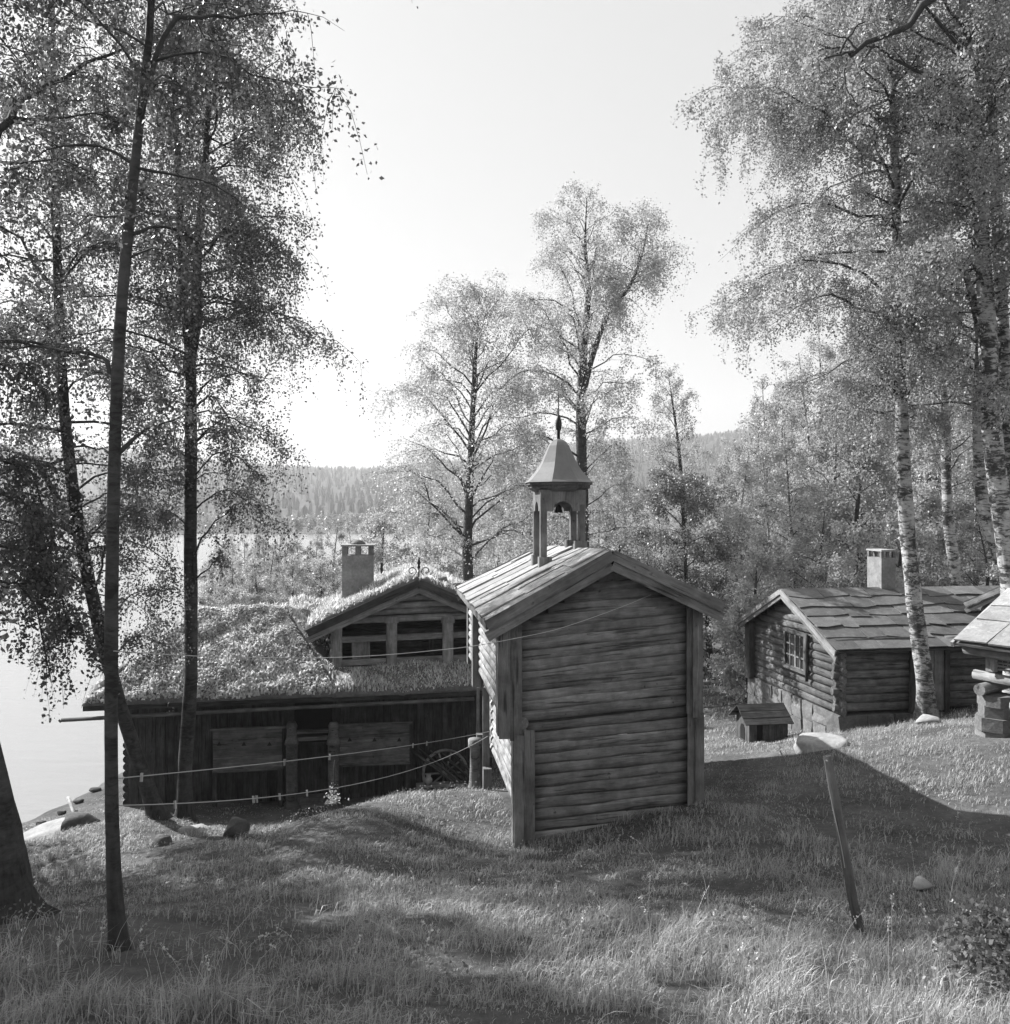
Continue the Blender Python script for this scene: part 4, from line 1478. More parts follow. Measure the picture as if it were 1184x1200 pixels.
# ------------------------------------------------------------------ slate shed on stone pillars, cut by the right edge
def build_shed():
    O = P(1158, 800, 15.2)
    F = Frame(O.x, O.y, -1.6)
    root = thing('hay_shed', (O.x + 1.2, O.y + 1.5, gz(O.x + 1.2, O.y + 1.5)), 'slate-roofed shed of round logs with slatted wall raised on stone pillars at right edge', 'shed')
    zb = O.z
    Ln, Dp = 3.6, 3.4
    # bottom frame of round logs with ends sticking out
    log('sill_log', root, F.pt(-0.25, 0, zb + 0.12), F.pt(Ln, 0, zb - 0.02), 0.09, M['wood_pale'])
    log('sill_log', root, F.pt(0.0, -0.3, zb - 0.1), F.pt(0, Dp, zb - 0.05), 0.11, M['wood'])
    log('sill_log', root, F.pt(0.55, -0.25, zb - 0.28), F.pt(Ln, -0.25, zb - 0.3), 0.1, M['wood_pale'])
    log('sill_log', root, F.pt(-0.2, Dp, zb), F.pt(Ln, Dp, zb), 0.11, M['wood'])
    for u_, v_ in ((0.12, 0.05), (1.7, 0.05), (3.3, 0.05), (0.12, Dp - .2), (3.3, Dp - .2)):
        c = F.pt(u_, v_, 0)
        g = gz(c.x, c.y) - 0.1
        zt = zb - 0.2
        k = 0
        z = g
        rnd = random.Random(int(u_ * 10 + v_ * 3))
        while z < zt - 0.05:
            h = min(rnd.uniform(0.2, 0.32), zt - z)
            r = rnd.uniform(0.24, 0.36)
            ps = [c + Vector((r * math.cos(a + rnd.uniform(-.2, .2)), r * math.sin(a + rnd.uniform(-.2, .2)), z + h)) for a in np.arange(0, 6.28, 0.9)]
            prism('stone', root, ps, (0, 0, 1), h + .02, M['stone'])
            z += h
    zw = zb + 0.22
    ze = F.uz(1124, 752, -0.3)[1]
    for u_ in (0.06, 1.7, 3.4):
        beam('wall_post', root, F.pt(u_, 0.02, zw), F.pt(u_, .02, ze + 0.05), 0.16, 0.12, M['wood_pale'], up=-F.d)
    k = 0
    z = zw + 0.05
    while z < ze:
        beam('slat', root, F.pt(0.14, 0.06, z), F.pt(3.4, 0.06, z), 0.02, 0.035, M['wood_pale'])
        z += 0.062
    for v_ in (0.06, Dp - .1):
        for j in range(8):
            zz_ = zw + 0.08 + j * (ze - zw) / 8
            if v_ > 1:
                log('wall_log', root, F.pt(0, v_, zz_), F.pt(Ln, v_, zz_), 0.07, M['wood'], seg=1)
    for j in range(6):
        zz_ = zw + 0.06 + j * (ze - zw) / 6
        log('wall_log', root, F.pt(0.0, 0.2, zz_), F.pt(0.0, Dp, zz_), 0.085, M['wood'], seg=2)
    # roof: eave log, deck and slates
    u0 = F.uz(1122, 750, -0.3)[0]
    e0 = F.pt(u0, -0.35, ze)
    ap = F.px(1186, 690, 1.5)
    zr = ze + 0.92
    u1 = Ln + 0.5
    log('eave_log', root, F.pt(u0 + 0.05, -0.1, ze - 0.12), F.pt(u1, -0.1, ze - 0.12), 0.13, M['wood'])
    vr = 1.7
    A_, B_, C_, D_ = F.pt(u0, -0.4, ze), F.pt(u1, -0.4, ze), F.pt(u1, vr, zr), F.pt(u0, vr, zr)
    A2, B2 = F.pt(u0, 2 * vr + .4, ze), F.pt(u1, 2 * vr + .4, ze)
    for a, b in ((A_, B_), (A2, B2)):
        nn = (b - a).cross(D_ - a).normalized()
        if nn.z < 0:
            nn.negate()
        prism('roof_deck', root, [p - nn * 0.02 for p in (a, b, C_, D_)], nn, 0.05, M['wood'])
        slab_course(root, a, b, C_, D_, 3, 5, 9, M['slate_pale'], 0.03, 0.2, lift=0.04)
    beam('bargeboard', root, F.pt(u0 - .03, -0.42, ze - .05), F.pt(u0 - .03, vr, zr - .05), 0.05, 0.1, M['wood_pale'])
    beam('bargeboard', root, F.pt(u0 - .03, 2 * vr + .42, ze - .05), F.pt(u0 - .027, vr, zr - .05), 0.05, 0.1, M['wood_pale'])
    for sgn, (va, vb_) in enumerate(((0.1, vr), (2 * vr - .1, vr))):
        pass
    # hay behind the slats
    rs_ = np.random.RandomState(3)
    n_ = 900
    base = np.array([tuple(F.pt(rs_.uniform(.15, 3.2), rs_.uniform(.12, .7), zw + rs_.uniform(0, .35))) for _ in range(n_)])
    org = np.array(WM[root].translation)
    v, q, t = blade_mesh(base - org, rs_.uniform(0, 6.28, n_), rs_.uniform(.15, .4, n_), np.full(n_, .012), rs_.uniform(.3, 1, n_), 1)
    o = bpy.data.objects.new('hay', npmesh('hay', v, [q, t], M['straw']))
    tag(link(o, root, Matrix.Translation(Vector(org))), kind='stuff')


build_shed()


def build_far_shed():
    """eave corner of another outbuilding showing above the shed"""
    O = P(1131, 707, 21.5)
    F = Frame(O.x, O.y, -1.0)
    g = gz(O.x + 1.5, O.y + 1.5)
    root = thing('outbuilding', (O.x + 1.8, O.y + 1.6, g), 'outbuilding whose pale double bargeboard shows behind the shed at right edge', 'outbuilding')
    zr = F.uz(1186, 686, 0)[1]
    # gable faces the camera: left eave at O, ridge to the right
    half = 1.9
    ze = O.z
    rz = ze + half * 0.56
    for sg in (-1, 1):
        eu = half + sg * half
        for lo_, o2 in ((0.05, 0.0), (0.2, 0.04)):
            beam('bargeboard', root, F.pt(eu, o2, ze - lo_), F.pt(half, o2 + .003 * sg, rz - lo_), 0.035, 0.12, M['wood_pale'])
        a, b = F.pt(eu, 0, ze), F.pt(eu, 1.3, ze)
        c, d = F.pt(half, 1.3, rz), F.pt(half, 0, rz)
        nn = (b - a).cross(d - a).normalized()
        if nn.z < 0:
            nn.negate()
        prism('roof_deck', root, [a, b, c, d], nn, 0.04, M['wood'])
        slab_course(root, a, b, c, d, 3, 3, 30 + sg, M['slate'], 0.03, 0.2)
    n = int((ze - g) / 0.2) + 1
    for k in range(n):
        z = g + 0.1 + k * 0.2
        log('log', root, F.pt(.35, .35, z), F.pt(2 * half - .35, .35, z), 0.105, M['wood'], seg=2)
        log('log', root, F.pt(.4, .3, z + .1), F.pt(.4, 1.2, z + .1), 0.105, M['wood'], seg=2)
        log('log', root, F.pt(2 * half - .4, .3, z + .1), F.pt(2 * half - .4, 1.2, z + .1), 0.105, M['wood'], seg=2)
    for k in range(4):
        z = ze + 0.1 + k * 0.18
        f = 1 - (k + .6) / 4.4
        log('log', root, F.pt(half - half * f * .85, .35, z), F.pt(half + half * f * .85, .35, z), 0.1, M['wood'], seg=2)


build_far_shed()

# ------------------------------------------------------------------ trees
def norm(a):
    return a / (np.linalg.norm(a, axis=-1, keepdims=True) + 1e-9)


def interp_path(paths, idx_, s):
    """points and tangents at parameter s on paths[idx_] (K points each)"""
    K = paths.shape[1]
    f = np.clip(s, 0, 0.999) * (K - 1)
    i = f.astype(int)
    w = (f - i)[:, None]
    a, b = paths[idx_, i], paths[idx_, i + 1]
    return a * (1 - w) + b * w, norm(b - a)


def leaves_at(pos, size, rs_, droop=0.5):
    n = len(pos)
    ax = rs_.normal(size=(n, 3))
    ax[:, 2] -= droop
    ax = norm(ax)
    b = norm(np.cross(ax, rs_.normal(size=(n, 3))))
    c = np.cross(ax, b)
    L = size * rs_.uniform(0.7, 1.3, n)[:, None]
    wv = b * L * 0.36
    fold = c * L * 0.10
    v = np.stack([pos, pos + ax * L * 0.45 + wv + fold, pos + ax * L, pos + ax * L * 0.45 - wv + fold], 1)
    q = np.arange(n)[:, None] * 4 + np.array([[0, 1, 2, 3]])
    return v.reshape(-1, 3), q


class Tree:
    def __init__(self, seed):
        self.rs = np.random.RandomState(seed)
        self.tr, self.br, self.lf = [], [], []

    def stem(self, pts, radii, sides=12, n=26, flare=True):
        n = int(n * 1.8)
        p = spline(pts, n)
        t = np.linspace(0, 1, n)
        r = np.interp(t, np.linspace(0, 1, len(radii)), radii)
        if flare:
            z = p[:, 2] - p[0, 2]
            r = r * (1 + 0.5 * np.exp(-np.maximum(z, 0) / 0.28))
        v, q = tubes(p[None], r[None], sides)
        c = np.repeat(p, sides, axis=0)
        a = np.tile(np.arange(sides) * 2 * np.pi / sides, n)
        zz_ = c[:, 2] - p[0, 2]
        ph = self.rs.uniform(0, 6.28, 6)
        k = 1 + 0.05 * np.sin(3 * a + 1.1 * zz_ + ph[0]) + 0.04 * np.sin(2 * a - 2.3 * zz_ + ph[1]) + 0.03 * np.sin(5 * a + 4.7 * zz_ + ph[2]) + self.rs.normal(size=len(c)) * 0.02
        if flare:
            k += 0.32 * np.exp(-np.maximum(zz_, 0) / 0.2) * np.sin(4 * a + ph[3])
        v = c + (v - c) * k[:, None]
        self.tr.append((v, q))
        return p, r

    def crown(self, p, r, n_prim, c0, Lmax, prof, elev=(25, 55), droop=0.45, n_sec=8, n_hang=12, hang=0.8, n_leaf=20000, leaf=0.06, spread=0.05,
              bias=None, sec_len=(0.2, 0.42), c1=1.0, hang_leaf=0.62):
        rs_ = self.rs
        t = c0 + (c1 - c0) * ((np.arange(n_prim) + rs_.rand(n_prim)) / n_prim)
        az = np.arange(n_prim) * 2.399 + rs_.uniform(-0.5, 0.5, n_prim)
        base, tan = interp_path(p[None], np.zeros(n_prim, int), t)
        rad = np.interp(t, np.linspace(0, 1, len(r)), r)
        k = (t - c0) / max(c1 - c0, 1e-6)
        L = Lmax * np.interp(k, np.linspace(0, 1, len(prof)), prof) * rs_.uniform(0.7, 1.2, n_prim)
        dirh = np.stack([np.cos(az), np.sin(az), np.zeros(n_prim)], -1)
        if bias is not None:
            L *= np.clip(1 + dirh @ np.array(bias), 0.15, 2.2)
        el = np.radians(rs_.uniform(elev[0], elev[1], n_prim) + 15 * k)
        s = np.linspace(0, 1, 8)
        h = L[:, None] * np.cos(el)[:, None] * s
        z = L[:, None] * (np.sin(el)[:, None] * s - droop * s ** 2.2)
        prim = base[:, None, :] + dirh[:, None, :] * h[:, :, None]
        prim[:, :, 2] += z
        wob = rs_.normal(size=prim.shape) * (L[:, None, None] * 0.032) * (s > 0)[None, :, None]
        prim += np.cumsum(wob, axis=1) * 0.8
        r0 = np.minimum(rad * 0.4, 0.006 + 0.0085 * L)
        rr = r0[:, None] * (1 - 0.88 * s)
        self.br.append(tubes(prim, rr, 5))
        self.twigs(prim, L, n_sec, n_hang, hang, n_leaf, leaf, spread, sec_len, hang_leaf)
        return prim

    def twigs(self, prim, L, n_sec, n_hang, hang, n_leaf, leaf, spread, sec_len=(0.2, 0.42), hang_leaf=0.62):
        rs_ = self.rs
        n_prim = len(prim)
        # side twigs
        N = n_prim * n_sec
        wgt = L ** 1.35
        idx_ = rs_.choice(n_prim, N, p=wgt / wgt.sum())
        s0 = rs_.uniform(0.18, 1.0, N) ** 0.8
        b, tg = interp_path(prim, idx_, s0)
        ang = rs_.uniform(0.35, 1.25, N) * rs_.choice([-1, 1], N)
        ca, sa = np.cos(ang), np.sin(ang)
        d = np.stack([tg[:, 0] * ca - tg[:, 1] * sa, tg[:, 0] * sa + tg[:, 1] * ca, tg[:, 2] * 0.5 + rs_.uniform(-0.15, 0.55, N)], -1)
        d = norm(d)
        l2 = L[idx_] * rs_.uniform(sec_len[0], sec_len[1], N) * (1.15 - 0.5 * s0) + 0.12
        u = np.linspace(0, 1, 5)
        sec = b[:, None, :] + d[:, None, :] * (l2[:, None] * u)[:, :, None]
        sec[:, :, 2] -= (l2[:, None] * 0.45) * u ** 2
        sec += rs_.normal(size=sec.shape) * (l2[:, None, None] * 0.03) * (u > 0)[None, :, None]
        self.br.append(tubes(sec, np.outer(0.0035 + 0.004 * l2, 1 - 0.75 * u), 3))
        # hanging strands
        H = n_prim * n_hang
        j = rs_.randint(0, N, H)
        b2, _ = interp_path(sec, j, rs_.uniform(0.2, 1.0, H))
        lh = hang * rs_.uniform(0.25, 1.1, H)
        az = rs_.uniform(0, 6.28, H)
        oh = np.stack([np.cos(az), np.sin(az), np.zeros(H)], -1) * (lh * rs_.uniform(0.1, 0.5, H))[:, None]
        w = np.linspace(0, 1, 4)
        hg = b2[:, None, :] + oh[:, None, :] * (w ** 0.7)[None, :, None]
        hg[:, :, 2] -= lh[:, None] * (w ** 1.3)
        self.br.append(tubes(hg, np.tile((0.0035 * (1 - 0.6 * w))[None], (H, 1)), 3))
        # leaves
        nh = int(n_leaf * hang_leaf)
        k = rs_.randint(0, H, nh)
        ph, _ = interp_path(hg, k, rs_.uniform(0.05, 1.0, nh))
        k2 = rs_.randint(0, N, n_leaf - nh)
        ps, _ = interp_path(sec, k2, rs_.uniform(0.15, 1.0, n_leaf - nh))
        pos = np.concatenate([ph, ps]) + rs_.normal(size=(n_leaf, 3)) * spread
        self.lf.append(leaves_at(pos, leaf, rs_))

    def limb(self, pts, r0, r1, n=12, **kw):
        p = spline(pts, 12)
        seglen = np.linalg.norm(p[-1] - p[0]) / 11
        p[1:-1] += self.rs.normal(size=(10, 3)) * seglen * 0.10
        self.br.append(tubes(p[None], (np.linspace(r0, r1, 12) * self.rs.uniform(0.88, 1.12, 12))[None], 6))
        L = np.array([np.linalg.norm(np.diff(p, axis=0), axis=1).sum()])
        if kw:
            self.twigs(p[None], L, **kw)

    def meshes(self, names, mats):
        out = []
        for parts, nm, mt, sm in zip((self.tr, self.br, self.lf), names, mats, (True, True, False)):
            if not parts:
                out.append(None)
                continue
            off = 0
            V, Q = [], []
            for v, q in parts:
                V.append(v)
                Q.append(q + off)
                off += len(v)
            out.append(npmesh(nm, np.concatenate(V), [np.concatenate(Q)], mt, sm))
        return out


def plant_tree(name, label, cat, loc, meshes, rotz=0.0, scale=1.0, group=None):
    o = bpy.data.objects.new(name, None)
    Mw = Matrix.Translation(Vector(loc)) @ Matrix.Rotation(rotz, 4, 'Z') @ Matrix.Diagonal((scale, scale, scale, 1))
    link(o, None, Mw)
    tag(o, label, cat, group)
    for me, nm in zip(meshes, ('trunk', 'branches', 'crown')):
        if me is not None:
            c = bpy.data.objects.new(nm, me)
            link(c, o, Mw)
    return o


def rel(pts, base):
    return [tuple(Vector(p) - Vector(base)) for p in pts]


NM = ('trunk', 'branches', 'crown')
MB = lambda leaf, bk='bark_dark': (M[bk], M['twig'], M[leaf])


def base_at(px, Y):
    x = (px - CX) / FPX * Y
    return Vector((x, Y, gz(x, Y) - 0.08))


BIRCH = [0.55, 0.85, 1.0, 0.95, 0.75, 0.5, 0.22]


def path_px(base, pts, Y, dY=None):
    out = [Vector((0, 0, 0))]
    for i, (px, py) in enumerate(pts):
        y = Y + (dY[i] if dY else 0)
        out.append(P(px, py, y) - base)
    return [tuple(p) for p in out]


def near_birches():
    # slender foreground birch, left
    b = base_at(140, 6.35)
    t = Tree(11)
    p, r = t.stem(path_px(b, [(132, 1000), (130, 800), (133, 600), (140, 400), (152, 250), (168, 100), (176, 20), (182, -160), (190, -420), (196, -700)], 6.35),
                  [0.0555, 0.0524, 0.0486, 0.0479, 0.0448, 0.0395, 0.0327, 0.0289, 0.0243, 0.0152, 0.0053], n=40)
    t.crown(p, r, 26, 0.45, 1.7, [0.35, 0.6, 1, 1.2, 1.2, 1, 0.5], (10, 45), 0.5, 9, 14, 0.6, 24000, 0.038, 0.05, bias=(-0.1, 0.2, 0))
    lk = dict(n_sec=9, n_hang=14, hang=0.5, n_leaf=420, leaf=0.036, spread=0.03)
    B = lambda x, y, dy=0.0: tuple(P(x, y, 6.35 + dy) - b)
    t.limb([B(140, 530), B(170, 505, .1), B(215, 488, .3)], 0.02, 0.005, **lk)
    t.limb([B(138, 440), B(110, 415, .1), B(60, 408, .2), B(0, 407, .3)], 0.02, 0.006, **lk)
    t.limb([B(152, 275), B(180, 265, .1), B(215, 272, .3), B(250, 300, .4)], 0.018, 0.005, **lk)
    t.limb([B(165, 130), B(200, 30, .1), B(260, 20, .4), B(335, 15, .6)], 0.026, 0.006, **lk)
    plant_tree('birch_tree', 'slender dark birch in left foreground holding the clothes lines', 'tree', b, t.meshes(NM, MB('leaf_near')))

    # thick trunk cut by the left edge
    b = base_at(8, 7.7)
    t = Tree(12)
    p, r = t.stem(path_px(b, [(-4, 985), (-30, 860), (-64, 700), (-95, 480), (-115, 250), (-125, 0), (-130, -300), (-120, -600)], 7.7),
                  [0.230, 0.200, 0.187, 0.174, 0.157, 0.140, 0.119, 0.076, 0.017], n=34)
    t.crown(p, r, 22, 0.45, 3.0, [0.6, 0.9, 1, 0.9, 0.7, 0.4], (10, 40), 0.5, 7, 9, 0.7, 15000, 0.042, 0.045, bias=(-0.35, 0.1, 0))
    B = lambda x, y, dy=0.0: tuple(P(x, y, 7.7 + dy) - b)
    t.limb([B(-70, 260), B(0, 140, .2), B(60, 95, .5), B(160, 50, .8)], 0.05, 0.012, n_sec=14, n_hang=40, hang=0.5, n_leaf=1500, leaf=0.042, spread=0.04)
    t.limb([B(-60, 330), B(0, 155, .3), B(40, 142, .5), B(140, 138, .9)], 0.03, 0.006, n_sec=10, n_hang=30, hang=0.5, n_leaf=1000, leaf=0.042, spread=0.04)
    for k, (y0, y1, x1, y2, n_) in enumerate(((560, 600, 70, 690, 1500), (600, 660, 90, 770, 1500), (640, 700, 60, 800, 1300), (520, 560, 60, 640, 900), (420, 450, 70, 520, 900))):
        t.limb([B(-55, y0), B(-10, y1 - 25, .3), B(x1 * .6, y1, .6), B(x1, y2, .9)], 0.02, 0.004, n_sec=12, n_hang=46, hang=0.45, n_leaf=n_, leaf=0.046, spread=0.04)
    plant_tree('birch_tree', 'thick dark trunk with flared foot cut by the left edge', 'tree', b, t.meshes(NM, MB('leaf_near')))

    # leaning birch in front of the turf house
    b = base_at(187, 15.3)
    t = Tree(13)
    p, r = t.stem(path_px(b, [(172, 920), (148, 850), (125, 770), (100, 660), (84, 560), (72, 440), (67, 300), (63, 150), (62, 20), (62, -120)], 15.3),
                  [0.142, 0.132, 0.124, 0.122, 0.116, 0.106, 0.095, 0.079, 0.058, 0.037, 0.010], n=40)
    t.crown(p, r, 70, 0.36, 2.9, [0.6, 0.9, 1.0, 0.95, 0.75, 0.5, 0.3], (0, 50), 0.5, 9, 14, 1.15, 62000, 0.054, 0.08, bias=(-0.15, 0.0, 0))
    B = lambda x, y, dy=0.0: tuple(P(x, y, 15.3 + dy) - b)
    t.limb([B(85, 625), B(60, 570), B(38, 535, .3), B(0, 525, .5), B(-30, 522, .6)], 0.07, 0.02, n_sec=10, n_hang=16, hang=0.8, n_leaf=600, leaf=0.052, spread=0.05)
    t.limb([B(110, 700), B(122, 650, -.2), B(130, 600, -.4)], 0.03, 0.01, n_sec=8, n_hang=16, hang=0.8, n_leaf=500, leaf=0.052, spread=0.05)
    for (xa, ya, xm, ym, xb, yb) in ((104, 690, 75, 665, 35, 690), (118, 750, 150, 700, 190, 690), (112, 725, 85, 720, 50, 760), (95, 640, 130, 600, 175, 600), (88, 600, 60, 590, 20, 620), (125, 780, 160, 745, 200, 760)):
        t.limb([B(xa, ya), B(xm, ym, -.3), B(xb, yb, -.5)], 0.02, 0.005, n_sec=12, n_hang=40, hang=0.9, n_leaf=1300, leaf=0.05, spread=0.09)
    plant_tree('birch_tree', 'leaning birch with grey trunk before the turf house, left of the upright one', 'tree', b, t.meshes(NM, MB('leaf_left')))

    # upright forked birch in front of the turf house
    b = base_at(216, 15.9)
    t = Tree(14)
    p, r = t.stem(path_px(b, [(217, 900), (224, 790), (223, 640), (224, 500), (223, 420), (214, 330), (210, 220), (205, 100), (204, 20), (203, -60)], 15.9),
                  [0.151, 0.134, 0.126, 0.123, 0.112, 0.104, 0.073, 0.062, 0.047, 0.028, 0.008], n=40)
    t.crown(p, r, 62, 0.34, 2.7, [0.5, 0.8, 1, 1.0, 0.9, 0.7, 0.4], (0, 50), 0.5, 9, 14, 1.15, 46000, 0.054, 0.08, bias=(0.1, -0.1, 0))
    B = lambda x, y, dy=0.0: tuple(P(x, y, 15.9 + dy) - b)
    p2, r2 = t.stem([B(223, 425), B(230, 370), B(232, 290), B(240, 200), B(245, 110), B(250, 40), B(252, -30)], [0.104, 0.096, 0.080, 0.064, 0.048, 0.032, 0.010], n=24, flare=False)
    t.crown(p2, r2, 62, 0.1, 1.85, [0.8, 1, 1, 0.95, 0.8, 0.5], (0, 50), 0.5, 9, 14, 1.2, 48000, 0.054, 0.08, bias=(0.3, -0.1, 0))
    t.limb([B(228, 690), B(232, 640, -.2), B(250, 615, -.4), B(275, 590, -.6)], 0.03, 0.006, n_sec=8, n_hang=20, hang=0.9, n_leaf=700, leaf=0.052, spread=0.06)
    t.limb([B(228, 680), B(250, 660, -.2), B(265, 648, -.3)], 0.02, 0.005, n_sec=6, n_hang=14, hang=0.7, n_leaf=350, leaf=0.052, spread=0.05)
    t.limb([B(226, 480), B(250, 465), B(285, 520, -.3)], 0.03, 0.008, n_sec=10, n_hang=24, hang=0.9, n_leaf=500, leaf=0.052, spread=0.07)
    for (xa, ya, xm, ym, xb, yb) in ((226, 560, 260, 530, 310, 560), (225, 600, 265, 575, 320, 610), (224, 540, 190, 520, 160, 560), (224, 620, 195, 600, 170, 640), (226, 520, 270, 490, 330, 530)):
        t.limb([B(xa, ya), B(xm, ym, -.3), B(xb, yb, -.5)], 0.02, 0.005, n_sec=12, n_hang=40, hang=0.9, n_leaf=1100, leaf=0.05, spread=0.09)
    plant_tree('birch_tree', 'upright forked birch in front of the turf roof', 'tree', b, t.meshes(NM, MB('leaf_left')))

    # white-barked birch beside the slate house
    b = base_at(1087, 19.3)
    t = Tree(15)
    p, r = t.stem(path_px(b, [(1083, 790), (1074, 720), (1063, 620), (1058, 520), (1055, 420), (1052, 320), (1050, 220), (1047, 120), (1042, 20), (1040, -80), (1040, -180)], 19.3),
                  [0.216, 0.194, 0.180, 0.169, 0.151, 0.137, 0.119, 0.101, 0.079, 0.061, 0.036, 0.014], n=44)
    t.crown(p, r, 76, 0.38, 3.9, [0.6, 0.85, 1, 1, 0.85, 0.6, 0.3], (10, 52), 0.5, 10, 14, 1.35, 135000, 0.062, 0.085, bias=(-0.22, -0.05, 0))
    B = lambda x, y, dy=0.0: tuple(P(x, y, 19.3 + dy) - b)
    t.limb([B(1056, 458), B(1035, 430, -.2), B(1010, 395, -.4), B(985, 340, -.6)], 0.07, 0.015, n_sec=14, n_hang=40, hang=1.0, n_leaf=2600, leaf=0.06, spread=0.07)
    t.limb([B(1056, 462), B(1020, 450, -.3), B(975, 445, -.6)], 0.045, 0.01, n_sec=12, n_hang=34, hang=1.0, n_leaf=1800, leaf=0.06, spread=0.07)
    plant_tree('birch_tree', 'white-barked birch standing before the slate-roofed house front', 'tree', b, t.meshes(NM, MB('leaf', 'bark')))

    # pair of tall birches at the right edge
    b = base_at(1192, 17.6)
    t = Tree(16)
    p, r = t.stem(path_px(b, [(1186, 690), (1174, 600), (1163, 500), (1158, 400), (1152, 300), (1147, 200), (1139, 100), (1130, 20), (1126, -80), (1122, -180)], 17.6),
                  [0.238, 0.216, 0.202, 0.194, 0.180, 0.158, 0.137, 0.115, 0.086, 0.058, 0.022], n=44)
    t.crown(p, r, 62, 0.42, 3.6, [0.5, 0.7, 0.9, 1, 0.9, 0.65, 0.35], (15, 50), 0.5, 10, 14, 1.35, 88000, 0.06, 0.085, bias=(-0.3, 0, 0))
    B = lambda x, y, dy=0.0: tuple(P(x, y, 17.6 + dy) - b)
    p2, r2 = t.stem([B(1176, 660, .6), B(1152, 580, .8), B(1148, 480, .9), B(1150, 400, .9), B(1138, 340, .9), B(1120, 290, .9)], [0.17, 0.16, 0.14, 0.11, 0.08, 0.03], n=24, flare=False)
    t.crown(p2, r2, 22, 0.35, 2.8, [0.7, 1, 1, 0.6], (10, 45), 0.5, 9, 12, 0.9, 17000, 0.058, 0.06, bias=(-0.2, 0, 0))
    plant_tree('birch_tree', 'tall birch with two stems rising behind the shed at right edge', 'tree', b, t.meshes(NM, MB('leaf', 'bark')))

    b = base_at(1205, 19.0)
    t = Tree(17)
    p, r = t.stem(path_px(b, [(1196, 700), (1184, 520), (1177, 420), (1172, 320), (1168, 220), (1163, 130), (1160, 40), (1158, -60), (1158, -150)], 19.0),
                  [0.190, 0.170, 0.156, 0.143, 0.129, 0.116, 0.095, 0.075, 0.048, 0.014], n=40)
    t.crown(p, r, 40, 0.42, 3.8, [0.5, 0.8, 1, 1, 0.8, 0.5, 0.3], (15, 50), 0.5, 9, 13, 1.35, 48000, 0.06, 0.085, bias=(0.05, 0.2, 0))
    plant_tree('birch_tree', 'straight pale birch stem close beside the two-stemmed one at right edge', 'tree', b, t.meshes(NM, MB('leaf', 'bark')))

    # big bare-limbed tree outside the frame whose branch hangs in at top right
    b = Vector((8.2, 9.2, gz(8.2, 9.2) - .1))
    t = Tree(18)
    p, r = t.stem([(0, 0, 0), (0.05, 0, 2), (-0.05, .1, 4), (0, 0, 7), (.1, 0, 10), (.1, 0, 12)], [0.22, 0.2, 0.18, 0.15, 0.1, 0.02], n=26)
    t.crown(p, r, 20, 0.66, 2.2, [0.8, 1, 0.9, 0.5], (15, 50), 0.4, 7, 9, 0.6, 9000, 0.045, 0.05, bias=(0.5, 0.1, 0))
    B = lambda x, y, dy=0.0: tuple(P(x, y, 9.2 + dy) - b)
    t.limb([(0, 0, 9.0), B(1250, -110, .0), B(1100, -2, -.1), B(1060, 32, -.1), B(1015, 58, -.1), B(996, 62, -.1)], 0.06, 0.022)
    tk = dict(n_sec=7, n_hang=12, hang=0.35, n_leaf=240, leaf=0.042, spread=0.04)
    t.limb([B(1000, 60, -.1), B(975, 66, -.15), B(955, 70, -.2)], 0.016, 0.005, **tk)
    t.limb([B(1004, 58, -.1), B(992, 45, -.1), B(966, 40, -.1)], 0.014, 0.005)
    t.limb([B(992, 68, -.1), B(990, 95, -.1), B(1000, 115, -.1), B(1018, 135, -.1)], 0.012, 0.003, **tk)
    t.limb([B(1025, 52, -.1), B(1012, 70, -.1), B(1003, 80, -.1)], 0.012, 0.004, **tk)
    t.limb([B(985, 62, -.1), B(1000, 35, -.1), B(1018, 20, -.1), B(1022, 0, -.1)], 0.014, 0.004, **tk)
    plant_tree('birch_tree', 'dark bare limb reaching in at the top right from outside the frame', 'tree', b, t.meshes(NM, MB('leaf')))


near_birches()


